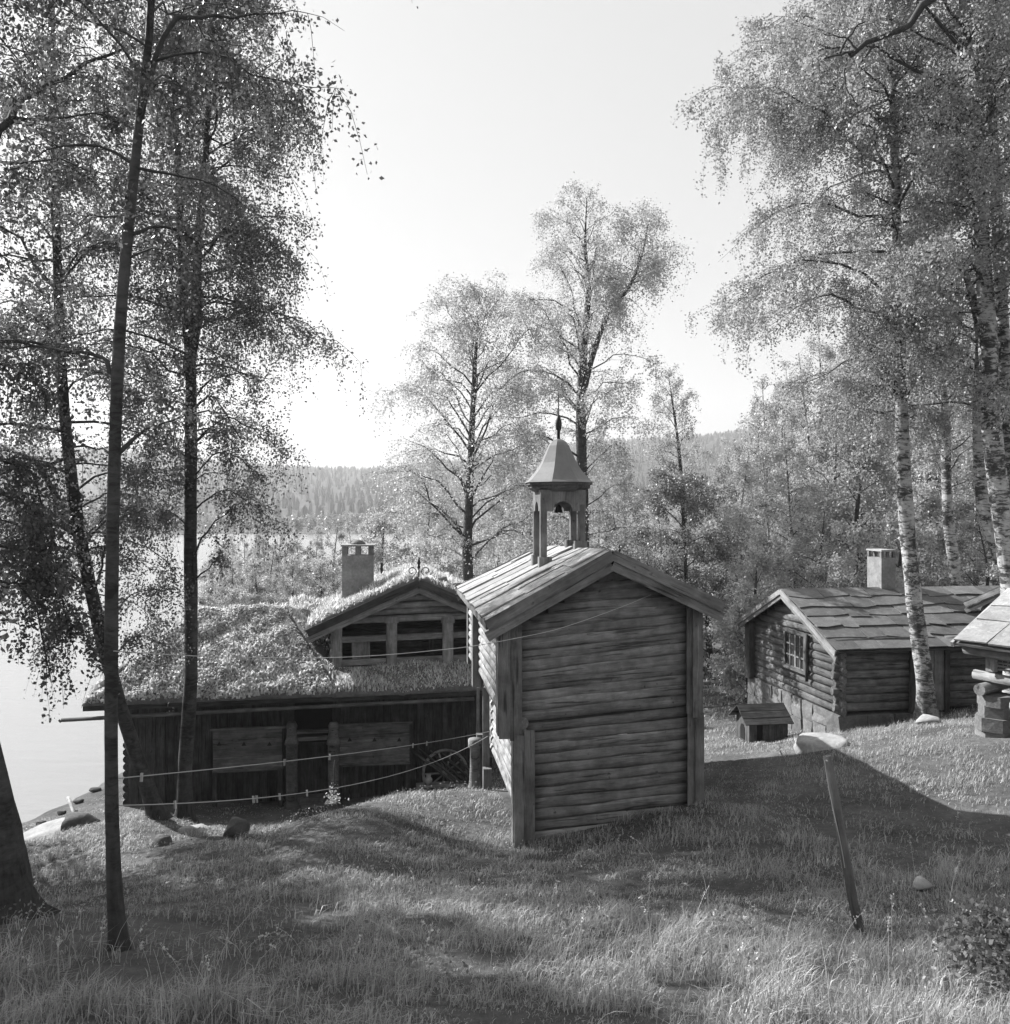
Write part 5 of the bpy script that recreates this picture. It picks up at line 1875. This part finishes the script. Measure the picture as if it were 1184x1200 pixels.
def middle_birches():
    # two birches behind the houses in the centre
    b = base_at(548, 36.0)
    t = Tree(21)
    p, r = t.stem(path_px(b, [(549, 700), (548, 640), (550, 580), (553, 510), (556, 440), (560, 380), (562, 345)], 36.0), [0.30, 0.25, 0.22, 0.18, 0.14, 0.1, 0.05, 0.015], n=30)
    t.crown(p, r, 64, 0.22, 5.4, [0.95, 1, 1, 0.9, 0.72, 0.5, 0.25], (25, 62), 0.35, 10, 10, 1.4, 42000, 0.095, 0.14)
    plant_tree('birch_tree', 'rounded airy birch behind the turf loft, left of the bell turret', 'tree', b, t.meshes(NM, MB('leaf_light')))
    b = base_at(684, 38.0)
    t = Tree(22)
    p, r = t.stem(path_px(b, [(684, 700), (683, 620), (682, 540), (681, 470), (685, 400), (690, 340), (686, 290), (688, 230)], 38.0), [0.36, 0.32, 0.29, 0.26, 0.22, 0.17, 0.12, 0.07, 0.02], n=34)
    t.crown(p, r, 62, 0.22, 5.0, [0.8, 0.9, 1, 0.95, 0.8, 0.6, 0.3], (25, 60), 0.4, 10, 10, 1.5, 42000, 0.095, 0.14, bias=(-0.2, 0, 0))
    B = lambda x, y, dy=0.0: tuple(P(x, y, 38.0 + dy) - b)
    p2, r2 = t.stem([B(684, 460), B(697, 410, -.3), B(715, 365, -.5), B(738, 335, -.6), B(752, 300, -.6), B(760, 262, -.6)], [0.14, 0.12, 0.1, 0.08, 0.05, 0.015], n=24, flare=False)
    t.crown(p2, r2, 30, 0.3, 2.4, [0.6, 0.9, 1, 0.7], (15, 55), 0.4, 8, 9, 1.2, 12000, 0.095, 0.17)
    plant_tree('birch_tree', 'tallest forked birch directly behind the bell turret', 'tree', b, t.meshes(NM, MB('leaf_light')))
    b = base_at(797, 40.0)
    t = Tree(23)
    p, r = t.stem(path_px(b, [(800, 700), (802, 640), (800, 580), (795, 520), (788, 470), (784, 440)], 40.0), [0.16, 0.14, 0.12, 0.1, 0.08, 0.04, 0.012], n=24)
    t.crown(p, r, 30, 0.45, 2.3, [0.9, 1, 0.8, 0.5, 0.25], (30, 65), 0.3, 8, 7, 0.8, 7500, 0.085, 0.1)
    plant_tree('birch_tree', 'thin young birch with small top right of the bell turret', 'tree', b, t.meshes(NM, MB('leaf_light')))
    b = base_at(803, 26.0)
    t = Tree(24)
    p, r = t.stem(path_px(b, [(804, 720), (803, 660), (801, 600), (800, 565)], 26.0), [0.11, 0.09, 0.07, 0.05, 0.02], n=18)
    t.crown(p, r, 40, 0.2, 2.1, [0.8, 1, 1, 0.8, 0.4], (15, 50), 0.3, 9, 10, 0.4, 22000, 0.075, 0.08)
    plant_tree('rowan_tree', 'dark bushy rowan tree right behind the storehouse gable', 'tree', b, t.meshes(NM, MB('leaf_dark')))


middle_birches()

# shared trees for the woods
rsT = np.random.RandomState(77)


def wood_variant(seed, H, Lmax, prof, n_prim, n_leaf, leaf, mats, c0=0.25, elev=(20, 55), droop=0.4, hang=0.9, sec=8, nh=8, r=0.15):
    t = Tree(seed)
    bend = rsT.uniform(-0.4, 0.4, (4, 2))
    pts = [(0, 0, -0.3), (bend[0, 0], bend[0, 1], H * .3), (bend[1, 0], bend[1, 1], H * .6), (bend[2, 0], bend[2, 1], H)]
    p, rr = t.stem(pts, [r, r * .8, r * .5, 0.015], n=24, sides=8)
    t.crown(p, rr, n_prim, c0, Lmax, prof, elev, droop, sec, nh, hang, n_leaf, leaf, leaf * 1.1)
    return t.meshes(NM, mats)


VA = wood_variant(31, 14, 2.8, [0.7, 1, 0.95, 0.8, 0.55, 0.25], 40, 15000, 0.11, MB('leaf_light', 'bark'), 0.22)
VB = wood_variant(32, 12, 2.5, [0.5, 0.9, 1, 0.85, 0.55, 0.25], 36, 14000, 0.11, MB('leaf', 'bark'), 0.28)
VC = wood_variant(33, 8.5, 2.8, [0.9, 1, 1, 0.85, 0.6, 0.3], 36, 15000, 0.11, MB('leaf'), 0.08, (10, 45), 0.25, 0.5)
VD = wood_variant(34, 7, 2.5, [0.9, 1, 0.9, 0.7, 0.3], 30, 12000, 0.12, MB('leaf_light'), 0.05, (15, 60), 0.25, 0.5)
VS = wood_variant(35, 11, 2.3, [1, 0.95, 0.8, 0.6, 0.35, 0.1], 70, 16000, 0.10, MB('needle'), 0.06, (-8, 8), 0.15, 0.25, r=0.13)


def wood_tree(px, Y, top_py, mesh, H, label, group, name='birch_tree'):
    b = base_at(px, Y)
    h = P(px, top_py - (28 if px > 850 and Y > 33 else 0), Y).z - b.z
    plant_tree(name, label, 'tree', b, mesh, rsT.uniform(0, 6.28), max(h / H, 0.3), group)


LB = lambda px, Y: ('near' if Y < 60 else 'middle' if Y < 75 else 'rear') + ' row shoreline tree ' + ('left of' if px < 300 else 'amid' if px < 345 else 'right of') + ' the hazy clump beyond the turf roof'
GB = 'shoreline trees beyond the turf roof'
for px, Y, ty, v, H in [(255, 50, 648, VD, 7), (275, 47, 658, VC, 8.5), (300, 46, 655, VD, 7), (318, 50, 646, VC, 8.5), (347, 47, 652, VD, 7), (268, 62, 632, VC, 8.5), (305, 60, 628, VB, 12), (335, 58, 636, VC, 8.5), (262, 70, 640, VD, 7), (285, 66, 632, VC, 8.5), (312, 72, 628, VD, 7), (338, 62, 640, VC, 8.5), (276, 58, 655, VD, 7), (325, 54, 662, VC, 8.5), (352, 66, 632, VD, 7),
                        (250, 78, 642, VC, 8.5), (300, 82, 622, VA, 14), (330, 84, 625, VC, 8.5), (372, 76, 618, VB, 12), (345, 90, 615, VA, 14), (272, 92, 628, VB, 12), (392, 52, 618, VC, 8.5), (410, 60, 606, VA, 14), (432, 56, 612, VD, 7), (380, 46, 655, VD, 7)]:
    wood_tree(px, Y, ty, v, H, LB(px, Y), GB, 'shore_tree')
wood_tree(366, 64, 634, VS, 11, 'single small dark spruce among the pale shoreline trees', None, 'spruce_tree')

GW = 'birches in the wood on the right'
for px, Y, ty, v, H in [(455, 50, 600, VD, 7), (500, 48, 590, VC, 8.5), (590, 47, 520, VA, 14), (620, 44, 470, VA, 14), (650, 50, 540, VB, 12), (735, 46, 540, VB, 12), (720, 40, 600, VC, 8.5), (770, 50, 560, VA, 14),
                        (755, 33, 640, VD, 7), (835, 38, 590, VD, 7), (850, 44, 545, VB, 12), (870, 36, 560, VA, 14), (895, 48, 480, VA, 14), (925, 33, 500, VA, 14), (900, 40, 560, VB, 12), (945, 45, 440, VA, 14),
                        (975, 38, 470, VB, 12), (1000, 50, 410, VA, 14), (1020, 36, 520, VC, 8.5), (1050, 44, 430, VB, 12), (1085, 40, 440, VA, 14), (1130, 48, 380, VA, 14),
                        (1150, 36, 500, VB, 12), (1175, 42, 420, VA, 14), (960, 60, 410, VA, 14), (1040, 64, 390, VB, 12), (1110, 62, 380, VA, 14), (1200, 58, 370, VA, 14), (890, 62, 500, VB, 12),
                        (850, 70, 520, VA, 14), (920, 75, 460, VA, 14), (1000, 80, 420, VB, 12), (1080, 85, 400, VA, 14), (1160, 80, 385, VB, 12), (830, 56, 570, VC, 8.5), (1240, 46, 420, VB, 12), (1230, 34, 480, VA, 14), (700, 58, 570, VB, 12), (560, 60, 590, VD, 7), (665, 62, 585, VC, 8.5), (800, 62, 555, VC, 8.5),
                        (880, 30.5, 640, VD, 7), (1010, 29, 610, VD, 7), (1150, 28, 600, VC, 8.5), (1065, 30, 600, VD, 7), (960, 31, 600, VC, 8.5)]:
    where = [lb for lim, lb in ((560, 'birch in the thicket between turf loft and bell turret'), (680, 'birch in the wood just behind the bell turret'),
                                (790, 'birch in the wood behind the storehouse right roof slope'), (880, 'birch in the wood between storehouse and slate house gable'),
                                (960, 'birch in the wood behind the slate house gable peak'), (1045, 'birch in the wood behind the slate house chimney'),
                                (1125, 'birch in the wood behind the white-barked birch stem'), (9999, 'birch in the wood at the right edge behind the shed')) if px < lim][0]
    if Y > 52:
        where = where.replace('birch', 'farther birch', 1)
    elif Y < 34:
        where = where.replace('birch', 'low near birch', 1)
    wood_tree(px, Y, ty, v, H, where, GW)
# stout birch behind the slate roof, trunk clearly seen
b = base_at(1124, 27.5)
t = Tree(41)
p, r = t.stem(path_px(b, [(1121, 690), (1112, 610), (1109, 540), (1108, 480), (1102, 430), (1096, 380), (1094, 320)], 27.5), [0.223, 0.192, 0.167, 0.149, 0.124, 0.093, 0.062, 0.019], n=30)
t.crown(p, r, 36, 0.35, 3.2, [0.6, 1, 1, 0.8, 0.5], (15, 50), 0.45, 8, 9, 0.9, 15000, 0.075, 0.08)
plant_tree('birch_tree', 'stout white-flecked birch just behind the slate house ridge', 'tree', b, t.meshes(NM, MB('leaf', 'bark')))

# birches on the bank left of the frame: they throw the dappled shade over the lawn
LS = 'birch on the bank outside the left edge shading the lawn'
GS = 'shade birches left of the frame'
for x, y, s, rz in [(-10.5, 13.0, 0.95, 0.3), (-12.0, 12.0, 1.05, 5.2), (-15.0, 14.5, 0.9, 1.2), (-11.0, 9.3, 1.0, 0.8),
                    (-16.0, 12.5, 1.0, 2.9), (-8.8, 8.2, 0.9, 4.9), (-14.0, 8.5, 1.0, 2.2),
                    (-7.6, 9.6, 0.8, 1.1), (-8.9, 11.4, 0.85, 3.4), (-12.4, 14.2, 0.98, 0.6)]:
    plant_tree('birch_tree', LS, 'tree', (x, y, gz(x, y) - .1), VA if s > .96 else VB, rz, s, GS)

# ------------------------------------------------------------------ meadow grass
def exclude(x, y):
    """true where no grass grows: inside buildings, in the lake"""
    bad = np.zeros(len(x), bool)
    for Fx, u0, u1, v0, v1 in ((FT, 0.02, 2.85, 0.05, 3.6), (FH, 0.6, 10.4, 0.7, 6), (FS, 0, 7.4, 0, 5)):
        u = (x - Fx.o.x) * Fx.r.x + (y - Fx.o.y) * Fx.r.y
        v = (x - Fx.o.x) * Fx.d.x + (y - Fx.o.y) * Fx.d.y
        bad |= (u > u0) & (u < u1) & (v > v0) & (v < v1)
    return bad


def meadow():
    rs_ = np.random.RandomState(9)
    Xs, Ys, Ls, Ws = [], [], [], []
    # density falls with distance; blades get broader so that they stay visible
    for y0, y1, dens, lm, wd in ((3.4, 6.5, 2400, 0.13, 0.006), (6.5, 9.5, 1800, 0.095, 0.007), (9.5, 13.5, 1150, 0.08, 0.010), (13.5, 19, 850, 0.075, 0.009), (19, 27, 300, 0.085, 0.014), (27, 40, 50, 0.14, 0.04)):
        xl0, xl1 = -0.74 * y1, 0.78 * y1
        if y1 > 20:
            xl0 = -0.62 * y1
        n = int((xl1 - xl0) * (y1 - y0) * dens)
        x = rs_.uniform(xl0, xl1, n)
        y = rs_.uniform(y0, y1, n)
        keep = (x / y < 0.78) & (x / y > -0.74)
        cl = vnoise(x, y, 5.0, 1) + 0.6 * vnoise(x, y, 13.0, 2)
        keep &= rs_.rand(n) < np.clip(0.62 + 0.38 * cl, 0.12, 1)
        keep &= ~exclude(x, y)
        keep &= (vnoise(x, y, 0.8, 21) > -0.8) | (rs_.rand(n) < 0.15)
        path = np.exp(-(((x + 5.2) / 1.0) ** 2 + ((y - 12.7) / 0.7) ** 2))
        keep &= rs_.rand(n) > path
        x, y, cl = x[keep], y[keep], cl[keep]
        big = vnoise(x, y, 1.6, 3)
        L = lm * rs_.uniform(0.4, 1.3, len(x)) * np.clip(1 + 0.6 * cl + 0.5 * big, 0.28, 2.6)
        Xs.append(x); Ys.append(y); Ls.append(L); Ws.append(wd * rs_.uniform(0.7, 1.4, len(x)))
    x, y, L, W_ = map(np.concatenate, (Xs, Ys, Ls, Ws))
    z = ground(x, y)
    # the trodden yard in front of the turf house and the shore stay short
    yard = (x < -0.5) & (y > 15.5)
    L = np.where(yard, L * 0.45, L)
    ok = z > LAKE_Z + 0.12
    x, y, z, L, W_ = x[ok], y[ok], z[ok], L[ok], W_[ok]
    wind = 0.6 + 0.9 * vnoise(x, y, 2.2, 6)
    az = wind + rs_.normal(size=len(x)) * 1.3
    v, q, t = blade_mesh(np.stack([x, y, z - 0.01], -1), az, L, W_, np.clip(rs_.normal(0.75, 0.38, len(x)), 0.05, 1.25), 3)
    o = bpy.data.objects.new('meadow_grass', npmesh('meadow_grass', v, [q, t], M['grass']))
    tag(link(o, None, Matrix.Identity(4)), 'uneven meadow grass covering the hillside', None, None, 'stuff')
    print('grass blades', len(x))
    # seed stalks and dry straws, front of the lawn
    n = 420
    x = rs_.uniform(-4.2, 6.0, n)
    y = rs_.uniform(4.3, 10.5, n) ** 1.0
    keep = (np.abs(x / y) < 0.64) & (rs_.rand(n) < np.clip(0.35 + 0.5 * vnoise(x, y, 2.0, 8) + 0.25 * (y < 6.5), 0.05, 1)) & ~exclude(x, y)
    x, y = x[keep], y[keep]
    m_ = len(x)
    z = ground(x, y)
    h = rs_.uniform(0.28, 0.62, m_)
    az = rs_.uniform(0, 6.28, m_)
    ln = rs_.uniform(0.1, 0.75, m_)
    s = np.linspace(0, 1, 6)
    pth = np.stack([x, y, z], -1)[:, None, :] + np.stack([np.cos(az), np.sin(az), np.zeros(m_)], -1)[:, None, :] * (h * ln)[:, None, None] * (s ** 2)[None, :, None]
    pth[:, :, 2] += h[:, None] * (s - 0.25 * ln[:, None] * s ** 3)
    v1, q1 = tubes(pth, np.tile(np.array([0.0022, 0.002, 0.0018, 0.0016, 0.0014, 0.001])[None], (m_, 1)), 3)
    # seed heads
    k = rs_.randint(0, m_, m_ * 16)
    keepk = (k % 3) != 0
    k = k[keepk]
    hp, _ = interp_path(pth, k, rs_.uniform(0.72, 1.0, len(k)))
    v2, q2 = leaves_at(hp + rs_.normal(size=hp.shape) * 0.006, 0.017, rs_, 0.0)
    o = bpy.data.objects.new('seed_stalks', npmesh('seed_stalks', np.concatenate([v1, v2]), [np.concatenate([q1, q2 + len(v1)])], M['straw']))
    tag(link(o, None, Matrix.Identity(4)), 'thin dry seed stalks standing above the foreground grass', None, None, 'stuff')
    # broad-leaved weeds in tufts
    cx = rs_.uniform(-5.5, 6.5, 90)
    cy = rs_.uniform(5.0, 16, 90)
    ok = (np.abs(cx / cy) < 0.62) & ~exclude(cx, cy)
    cx, cy = cx[ok], cy[ok]
    k = rs_.randint(0, len(cx), 3800)
    px_, py_ = cx[k] + rs_.normal(size=3800) * 0.17, cy[k] + rs_.normal(size=3800) * 0.17
    pos = np.stack([px_, py_, ground(px_, py_) + rs_.uniform(0.03, 0.2, 3800)], -1)
    v3, q3 = leaves_at(pos, 0.034, rs_, -0.2)
    o = bpy.data.objects.new('meadow_weeds', npmesh('meadow_weeds', v3, [q3], M['weed']))
    tag(link(o, None, Matrix.Identity(4)), 'low broad-leaved weeds scattered through the grass', None, None, 'stuff')


meadow()


# ------------------------------------------------------------------ stones, post, lines, pot and small things
def boulder(name, c, size, label, mat, seed, flat=1.0, cat='boulder', tilt=0.0, group=None):
    """rock: hull of random points, rounded once, with knobbly relief"""
    rs_ = np.random.RandomState(seed)
    nn_ = 44 if size[0] > 0.5 else 20
    d = rs_.normal(size=(nn_, 3))
    d /= np.linalg.norm(d, axis=1, keepdims=True)
    d = d * (rs_.uniform(0.94, 1.04, (nn_, 1)) if nn_ > 30 else rs_.uniform(0.8, 1.1, (nn_, 1)))
    d[:, 2] = np.clip(d[:, 2], -0.7, 0.62)
    bm = bmesh.new()
    for p in d:
        bm.verts.new(tuple(p))
    bmesh.ops.convex_hull(bm, input=bm.verts)
    for v_ in [v_ for v_ in bm.verts if not v_.link_faces]:
        bm.verts.remove(v_)
    bmesh.ops.subdivide_edges(bm, edges=bm.edges, cuts=2, use_grid_fill=True)
    for _ in range(1):
        bmesh.ops.smooth_vert(bm, verts=bm.verts, factor=0.4, use_axis_x=True, use_axis_y=True, use_axis_z=True)
    A_ = rs_.normal(size=(6, 3)) * 3.0
    ph = rs_.uniform(0, 6.28, 6)
    for v_ in bm.verts:
        q_ = np.array(v_.co)
        k = 1 + 0.03 * sum(math.sin(A_[i] @ q_ + ph[i]) for i in range(6))
        v_.co = Vector((q_[0] * k * size[0], q_[1] * k * size[1], q_[2] * k * size[2] * flat * 1.25))
    me = bpy.data.meshes.new(name)
    bm.to_mesh(me)
    bm.free()
    me.polygons.foreach_set('use_smooth', [True] * len(me.polygons))
    me.materials.append(mat)
    o = bpy.data.objects.new(name, me)
    link(o, None, Matrix.Translation(Vector(c)) @ Matrix.Rotation(tilt, 4, 'Y'))
    return tag(o, label, cat, group)


def on_ground(px, Y, dz=0.0):
    x = (px - CX) / FPX * Y
    return Vector((x, Y, gz(x, Y) + dz))


BY = next(y_ for y_ in np.arange(13.0, 22.0, 0.05) if CY - FPX * gz((967 - CX) / FPX * y_, y_) / y_ < 876)
c = P(967, 876, BY)
boulder('boulder', (c.x, c.y, c.z - 0.01), (0.68 * BY / 17, 0.5, 0.32), 'broad pale flat-topped boulder in the grass just beyond the leaning post', M['stone_pale'], 13, 0.9)
c = P(1090, 858, 17.9)
boulder('boulder', (c.x, c.y, gz(c.x, c.y) + 0.05), (0.3, 0.3, 0.2), 'small pale boulder at the foot of the white-barked birch', M['stone_pale'], 4)
c = on_ground(1080, 8.7)
boulder('boulder', (c.x, c.y, c.z + 0.07), (0.11, 0.1, 0.09), 'fist-sized pale stone half hidden in grass right of the leaning post', M['stone_pale'], 5, cat='stone')
c = on_ground(278, 13.2)
boulder('boulder', (c.x, c.y, c.z + 0.1), (0.24, 0.22, 0.27), 'dark pointed rock jutting from the grassy bank left of centre', M['stone_dark'], 6)
c = on_ground(190, 13.6)
boulder('boulder', (c.x, c.y, c.z + 0.02), (0.22, 0.18, 0.14), 'dark low stone on the lit path right of the foreground birch', M['stone_dark'], 7)
c = on_ground(228, 14.6)
boulder('boulder', (c.x, c.y, c.z + 0.02), (0.3, 0.2, 0.12), 'light flat stone on the path above the dark low one', M['stone_pale'], 8)
c = on_ground(66, 16.6)
boulder('boulder', (c.x, c.y, c.z + 0.12), (0.75, 0.6, 0.2), 'large pale slab of rock near the shore at far left', M['stone_pale'], 9, 0.8, tilt=-0.2)
c = on_ground(88, 15.9)
boulder('boulder', (c.x + .1, c.y, c.z + 0.12), (0.5, 0.3, 0.3), 'dark squarish rock leaning on the pale shore slab', M['stone_dark'], 10)
for k, (px, Y) in enumerate([(48, 20.5), (72, 21.6), (92, 22.6), (112, 23.6)]):
    c = on_ground(px, Y)
    boulder('boulder', (c.x, c.y, c.z + 0.05), (0.13 + .02 * k, 0.12, 0.09), ('nearest', 'second nearest', 'third nearest', 'farthest')[k] + ' of four small dark stones along the water edge', M['stone_dark'], 20 + k, cat='stone', group='stones at the water edge')
c0 = on_ground(80, 22.0)
c1 = on_ground(88, 20.4)
dw = log('driftwood', None, c0 + Vector((0, 0, .35)), c1 + Vector((0, 0, .06)), 0.05, M['wood_pale'], r1=0.03)
tag(dw, 'bleached branch of driftwood lying on the shore at left', 'driftwood')

# leaning clothes post
top = P(969.5, 886, 7.35)
bot = P(1008, 1096, 7.26)
root = thing('clothes_post', bot, 'leaning round wooden post standing in the foreground grass', 'post')
lp = log('post_shaft', root, bot - (top - bot) * 0.08, top, 0.044, M['wood_hewn'], sides=14, seg=8, r1=0.037, bow=0.006)
nl = log('nail', root, top + Vector((-0.02, -0.06, -0.03)), top + Vector((-0.02, -0.03, -0.03)), 0.007, M['peg'], sides=6, seg=1)
v = np.array([tuple(top + (bot - top) * s + Vector((-0.039 - 0.008 * math.sin(s * 9), -0.028, 0)) - bot) for s in np.linspace(0.02, 0.62, 12)])
vv, qq = tubes(v[None], np.full((1, 12), 0.004), 4)
o = bpy.data.objects.new('wire', npmesh('wire', vv, [qq], M['rope']))
link(o, root, Matrix.Translation(bot))


# clothes lines between the foreground birch and the storehouse
def sag(pa, pb, s, n=26):
    return [pa.lerp(pb, k / (n - 1)) - Vector((0, 0, s * 4 * (k / (n - 1)) * (1 - k / (n - 1)))) for k in range(n)]


nail = FT.px(763, 697, VU - 0.01)
tr_ = P(133, 763, 6.30)
mid = P(380, 771, 9.3)
pts = []
for k in range(40):
    s = k / 39
    p = tr_.lerp(nail, s)
    pts.append(p)
# shape the sag so that the line hangs as seen
want = [(133, 763), (216, 769), (365, 772), (452, 768), (554, 758), (585, 752), (650, 739), (700, 722), (740, 707), (763, 697)]
wx, wy = [a for a, _ in want], [b_ for _, b_ in want]
pts2 = []
for p in pts:
    px = CX + FPX * p.x / p.y
    pts2.append(Vector((p.x, p.y, -(np.interp(px, wx, wy) - CY) / FPX * p.y)))
zz = np.array([p.z for p in pts2])
for _ in range(3):
    zz[1:-1] = (zz[:-2] + zz[1:-1] * 2 + zz[2:]) / 4
pts2 = [Vector((p.x, p.y, z)) for p, z in zip(pts2, zz)]
rope('clothes_line', pts2, 0.0042, 'long upper rope sagging from the storehouse gable to the foreground birch', 'rope', M['rope'])
hook = FT.px(575, 857, 3.3)
la = P(140, 912, 6.32)
lb = P(140, 944, 6.32)
l1 = sag(la, hook, 0.06)
l2 = sag(lb, hook + Vector((-0.05, -0.1, -0.07)), 0.30)
rope('clothes_line', l1, 0.0048, 'upper of the two lower ropes with pegs before the dark porch', 'rope', M['rope'])
rope('clothes_line', l2, 0.0048, 'lowest rope with pegs sagging in front of the dark porch', 'rope', M['rope'])


def peg(p, label, tilt):
    root = thing('clothes_peg', p, label, 'peg', 'pegs on the clothes lines')
    for sg in (-1, 1):
        beam('peg_half', root, Vector(p) + Vector((sg * .006, 0, -.045)), Vector(p) + Vector((sg * .006 + tilt * .015, 0, .025)), 0.007, 0.012, M['peg'], up=(0, 1, 0), jit=0.001)


def at_px(line, px):
    for a, b_ in zip(line[:-1], line[1:]):
        pa, pb = CX + FPX * a.x / a.y, CX + FPX * b_.x / b_.y
        if min(pa, pb) <= px <= max(pa, pb):
            return a.lerp(b_, (px - pa) / (pb - pa))
    return line[0]


for px, nth in zip((165, 333, 386, 484, 500), ('leftmost', 'second', 'middle', 'fourth', 'rightmost')):
    peg(at_px(l1, px), nth + ' wooden peg on the upper of the two lower ropes', 0.3)
for px, nth in zip((205, 297, 301, 328, 360), ('leftmost', 'left one of the close pair,', 'right one of the close pair,', 'fourth', 'rightmost')):
    peg(at_px(l2, px), nth + ' wooden peg on the lowest rope', -0.3)
# stay wire from the storehouse to the kennel
rope('stay_wire', sag(FT.px(826, 829, 0.3), P(869, 823, 21.0), 0.03, 8), 0.012, 'thin dark wire from the storehouse corner to the kennel', 'wire', M['iron'])

# potted plant on the bank in front of the porch
c = on_ground(389, 14.2)
root = thing('potted_plant', c, 'small pot of white flowers on the edge of the grassy bank', 'plant')
lathe('pot', root, c, [(0.07, 0), (0.09, 0.06), (0.105, 0.12), (0.115, 0.13), (0.115, 0.155), (0.1, 0.155), (0.09, 0.12)], M['stone'], 12)
rs_ = np.random.RandomState(2)
st = c + Vector((0.02, 0, 0.13))
log('stem', root, st, st + Vector((0.03, 0, 0.75)), 0.012, M['twig'], sides=5)
pos = np.array([tuple(st + Vector((rs_.normal() * .06, rs_.normal() * .06, rs_.uniform(0, .16)))) for _ in range(70)])
v, q = leaves_at(pos - np.array(c), 0.05, rs_, 0)
link(bpy.data.objects.new('foliage', npmesh('foliage', v, [q], M['turf'])), root, Matrix.Translation(c))
pos = np.array([tuple(st + Vector((rs_.normal() * .05, rs_.normal() * .05, rs_.choice([.02, .2, .3]) + rs_.normal() * .02))) for _ in range(50)])
v, q = leaves_at(pos - np.array(c), 0.045, rs_, 0)
link(bpy.data.objects.new('blossom', npmesh('blossom', v, [q], M['flower'])), root, Matrix.Translation(c))

# old cart wheel leaning on the plank wall
wc = FH.px(522, 906, 0.55)
root = thing('cart_wheel', (wc.x, wc.y, wc.z - 0.6), 'old spoked wooden cart wheel leaning on the plank wall beside the poles', 'wheel')
tilt_n = (-FH.d + Vector((0, 0, 0.25))).normalized()
wx_ = FH.r
wy_ = tilt_n.cross(wx_).normalized()
ring_ = np.array([tuple(wx_ * 0.6 * math.cos(a) + wy_ * 0.6 * math.sin(a)) for a in np.linspace(0, 2 * math.pi, 29)])
v, q = tubes(ring_[None], np.full((1, 29), 0.045), 6)
link(bpy.data.objects.new('rim', npmesh('rim', v, [q], M['wood'], True)), root, Matrix.Translation(wc))
log('hub', root, wc - tilt_n * 0.12, wc + tilt_n * 0.14, 0.1, M['wood'], sides=10, seg=1)
for k in range(10):
    a = k * math.pi / 5
    d_ = wx_ * math.cos(a) + wy_ * math.sin(a)
    log('spoke', root, wc + d_ * 0.09, wc + d_ * 0.57, 0.025, M['wood'], sides=6, seg=1)

# poles leaning on the porch wall, and a low bench
for k in range(6):
    a = FH.px(478 + 13 * k, 876 + 2 * k, 0.75)
    b_ = FH.px(540 + 6 * k, 940, 0.2)
    nth = ('first', 'second', 'third', 'fourth', 'fifth', 'last')[k]
    pole = log('wooden_pole', None, a, Vector((b_.x, b_.y, gz(b_.x, b_.y) + 0.02)), 0.035, M['wood_dark'], seg=2)
    tag(pole, nth + ' from the left of six dark poles leaning on the plank wall', 'pole', 'poles leaning on the plank wall')
a, b_ = FH.px(488, 921, 0.3), FH.px(545, 918, 0.3)
root = thing('bench', ((a.x + b_.x) / 2, a.y, gz((a.x + b_.x) / 2, a.y)), 'low dark wooden bench in the shade beside the leaning poles', 'bench')
beam('seat', root, a, b_, 0.3, 0.06, M['wood'])
for p in (a.lerp(b_, .12), a.lerp(b_, .88)):
    beam('leg', root, p - Vector((0, 0, .03)), Vector((p.x, p.y, gz(p.x, p.y) - .05)), 0.08, 0.25, M['wood_dark'], up=-FH.d)
c = a.lerp(b_, .25) + Vector((0, 0, 0.035))
jug = lathe('jug', None, c, [(0.07, 0), (0.1, 0.06), (0.1, 0.14), (0.06, 0.2), (0.07, 0.25)], M['stone_pale'], 10)
tag(jug, 'small pale jug standing on the dark bench', 'jug')

# dark leafy bush in the bottom right corner
b = on_ground(1232, 5.3)
t = Tree(61)
for k in range(7):
    az = k * 0.9
    t.limb([(0, 0, 0), (0.16 * math.cos(az), 0.16 * math.sin(az), 0.16), (0.55 * math.cos(az), 0.5 * math.sin(az), 0.26)], 0.008, 0.003, n_sec=9, n_hang=12, hang=0.1, n_leaf=420, leaf=0.042, spread=0.06)
me = t.meshes(NM, MB('leaf_near'))
plant_tree('bush', 'low dark leafy bush in the bottom right corner', 'bush', b, me)

# ------------------------------------------------------------------ haze over the lake valley
HZ0, HZ1 = -14.0, 245.0
hb = [(-2600, -60, HZ0), (3000, -60, HZ0), (3000, 1760, HZ0), (-2600, 1760, HZ0)]
vsb = hb + [(x, y, HZ1) for x, y, _ in hb]
haze_m, nt, out = newmat('haze_air')
pv = nt.nodes.new('ShaderNodeVolumePrincipled')
pv.inputs['Color'].default_value = (0.9, 0.9, 0.9, 1)
pv.inputs['Density'].default_value = 0.00036
pv.inputs['Anisotropy'].default_value = 0.3
nt.links.new(pv.outputs[0], out.inputs['Volume'])
hz = mobj('haze', vsb, [(0, 3, 2, 1), (4, 5, 6, 7), (0, 1, 5, 4), (1, 2, 6, 5), (2, 3, 7, 6), (3, 0, 4, 7)], haze_m)
tag(hz, 'pale summer haze over the lake valley', None, None, 'stuff')
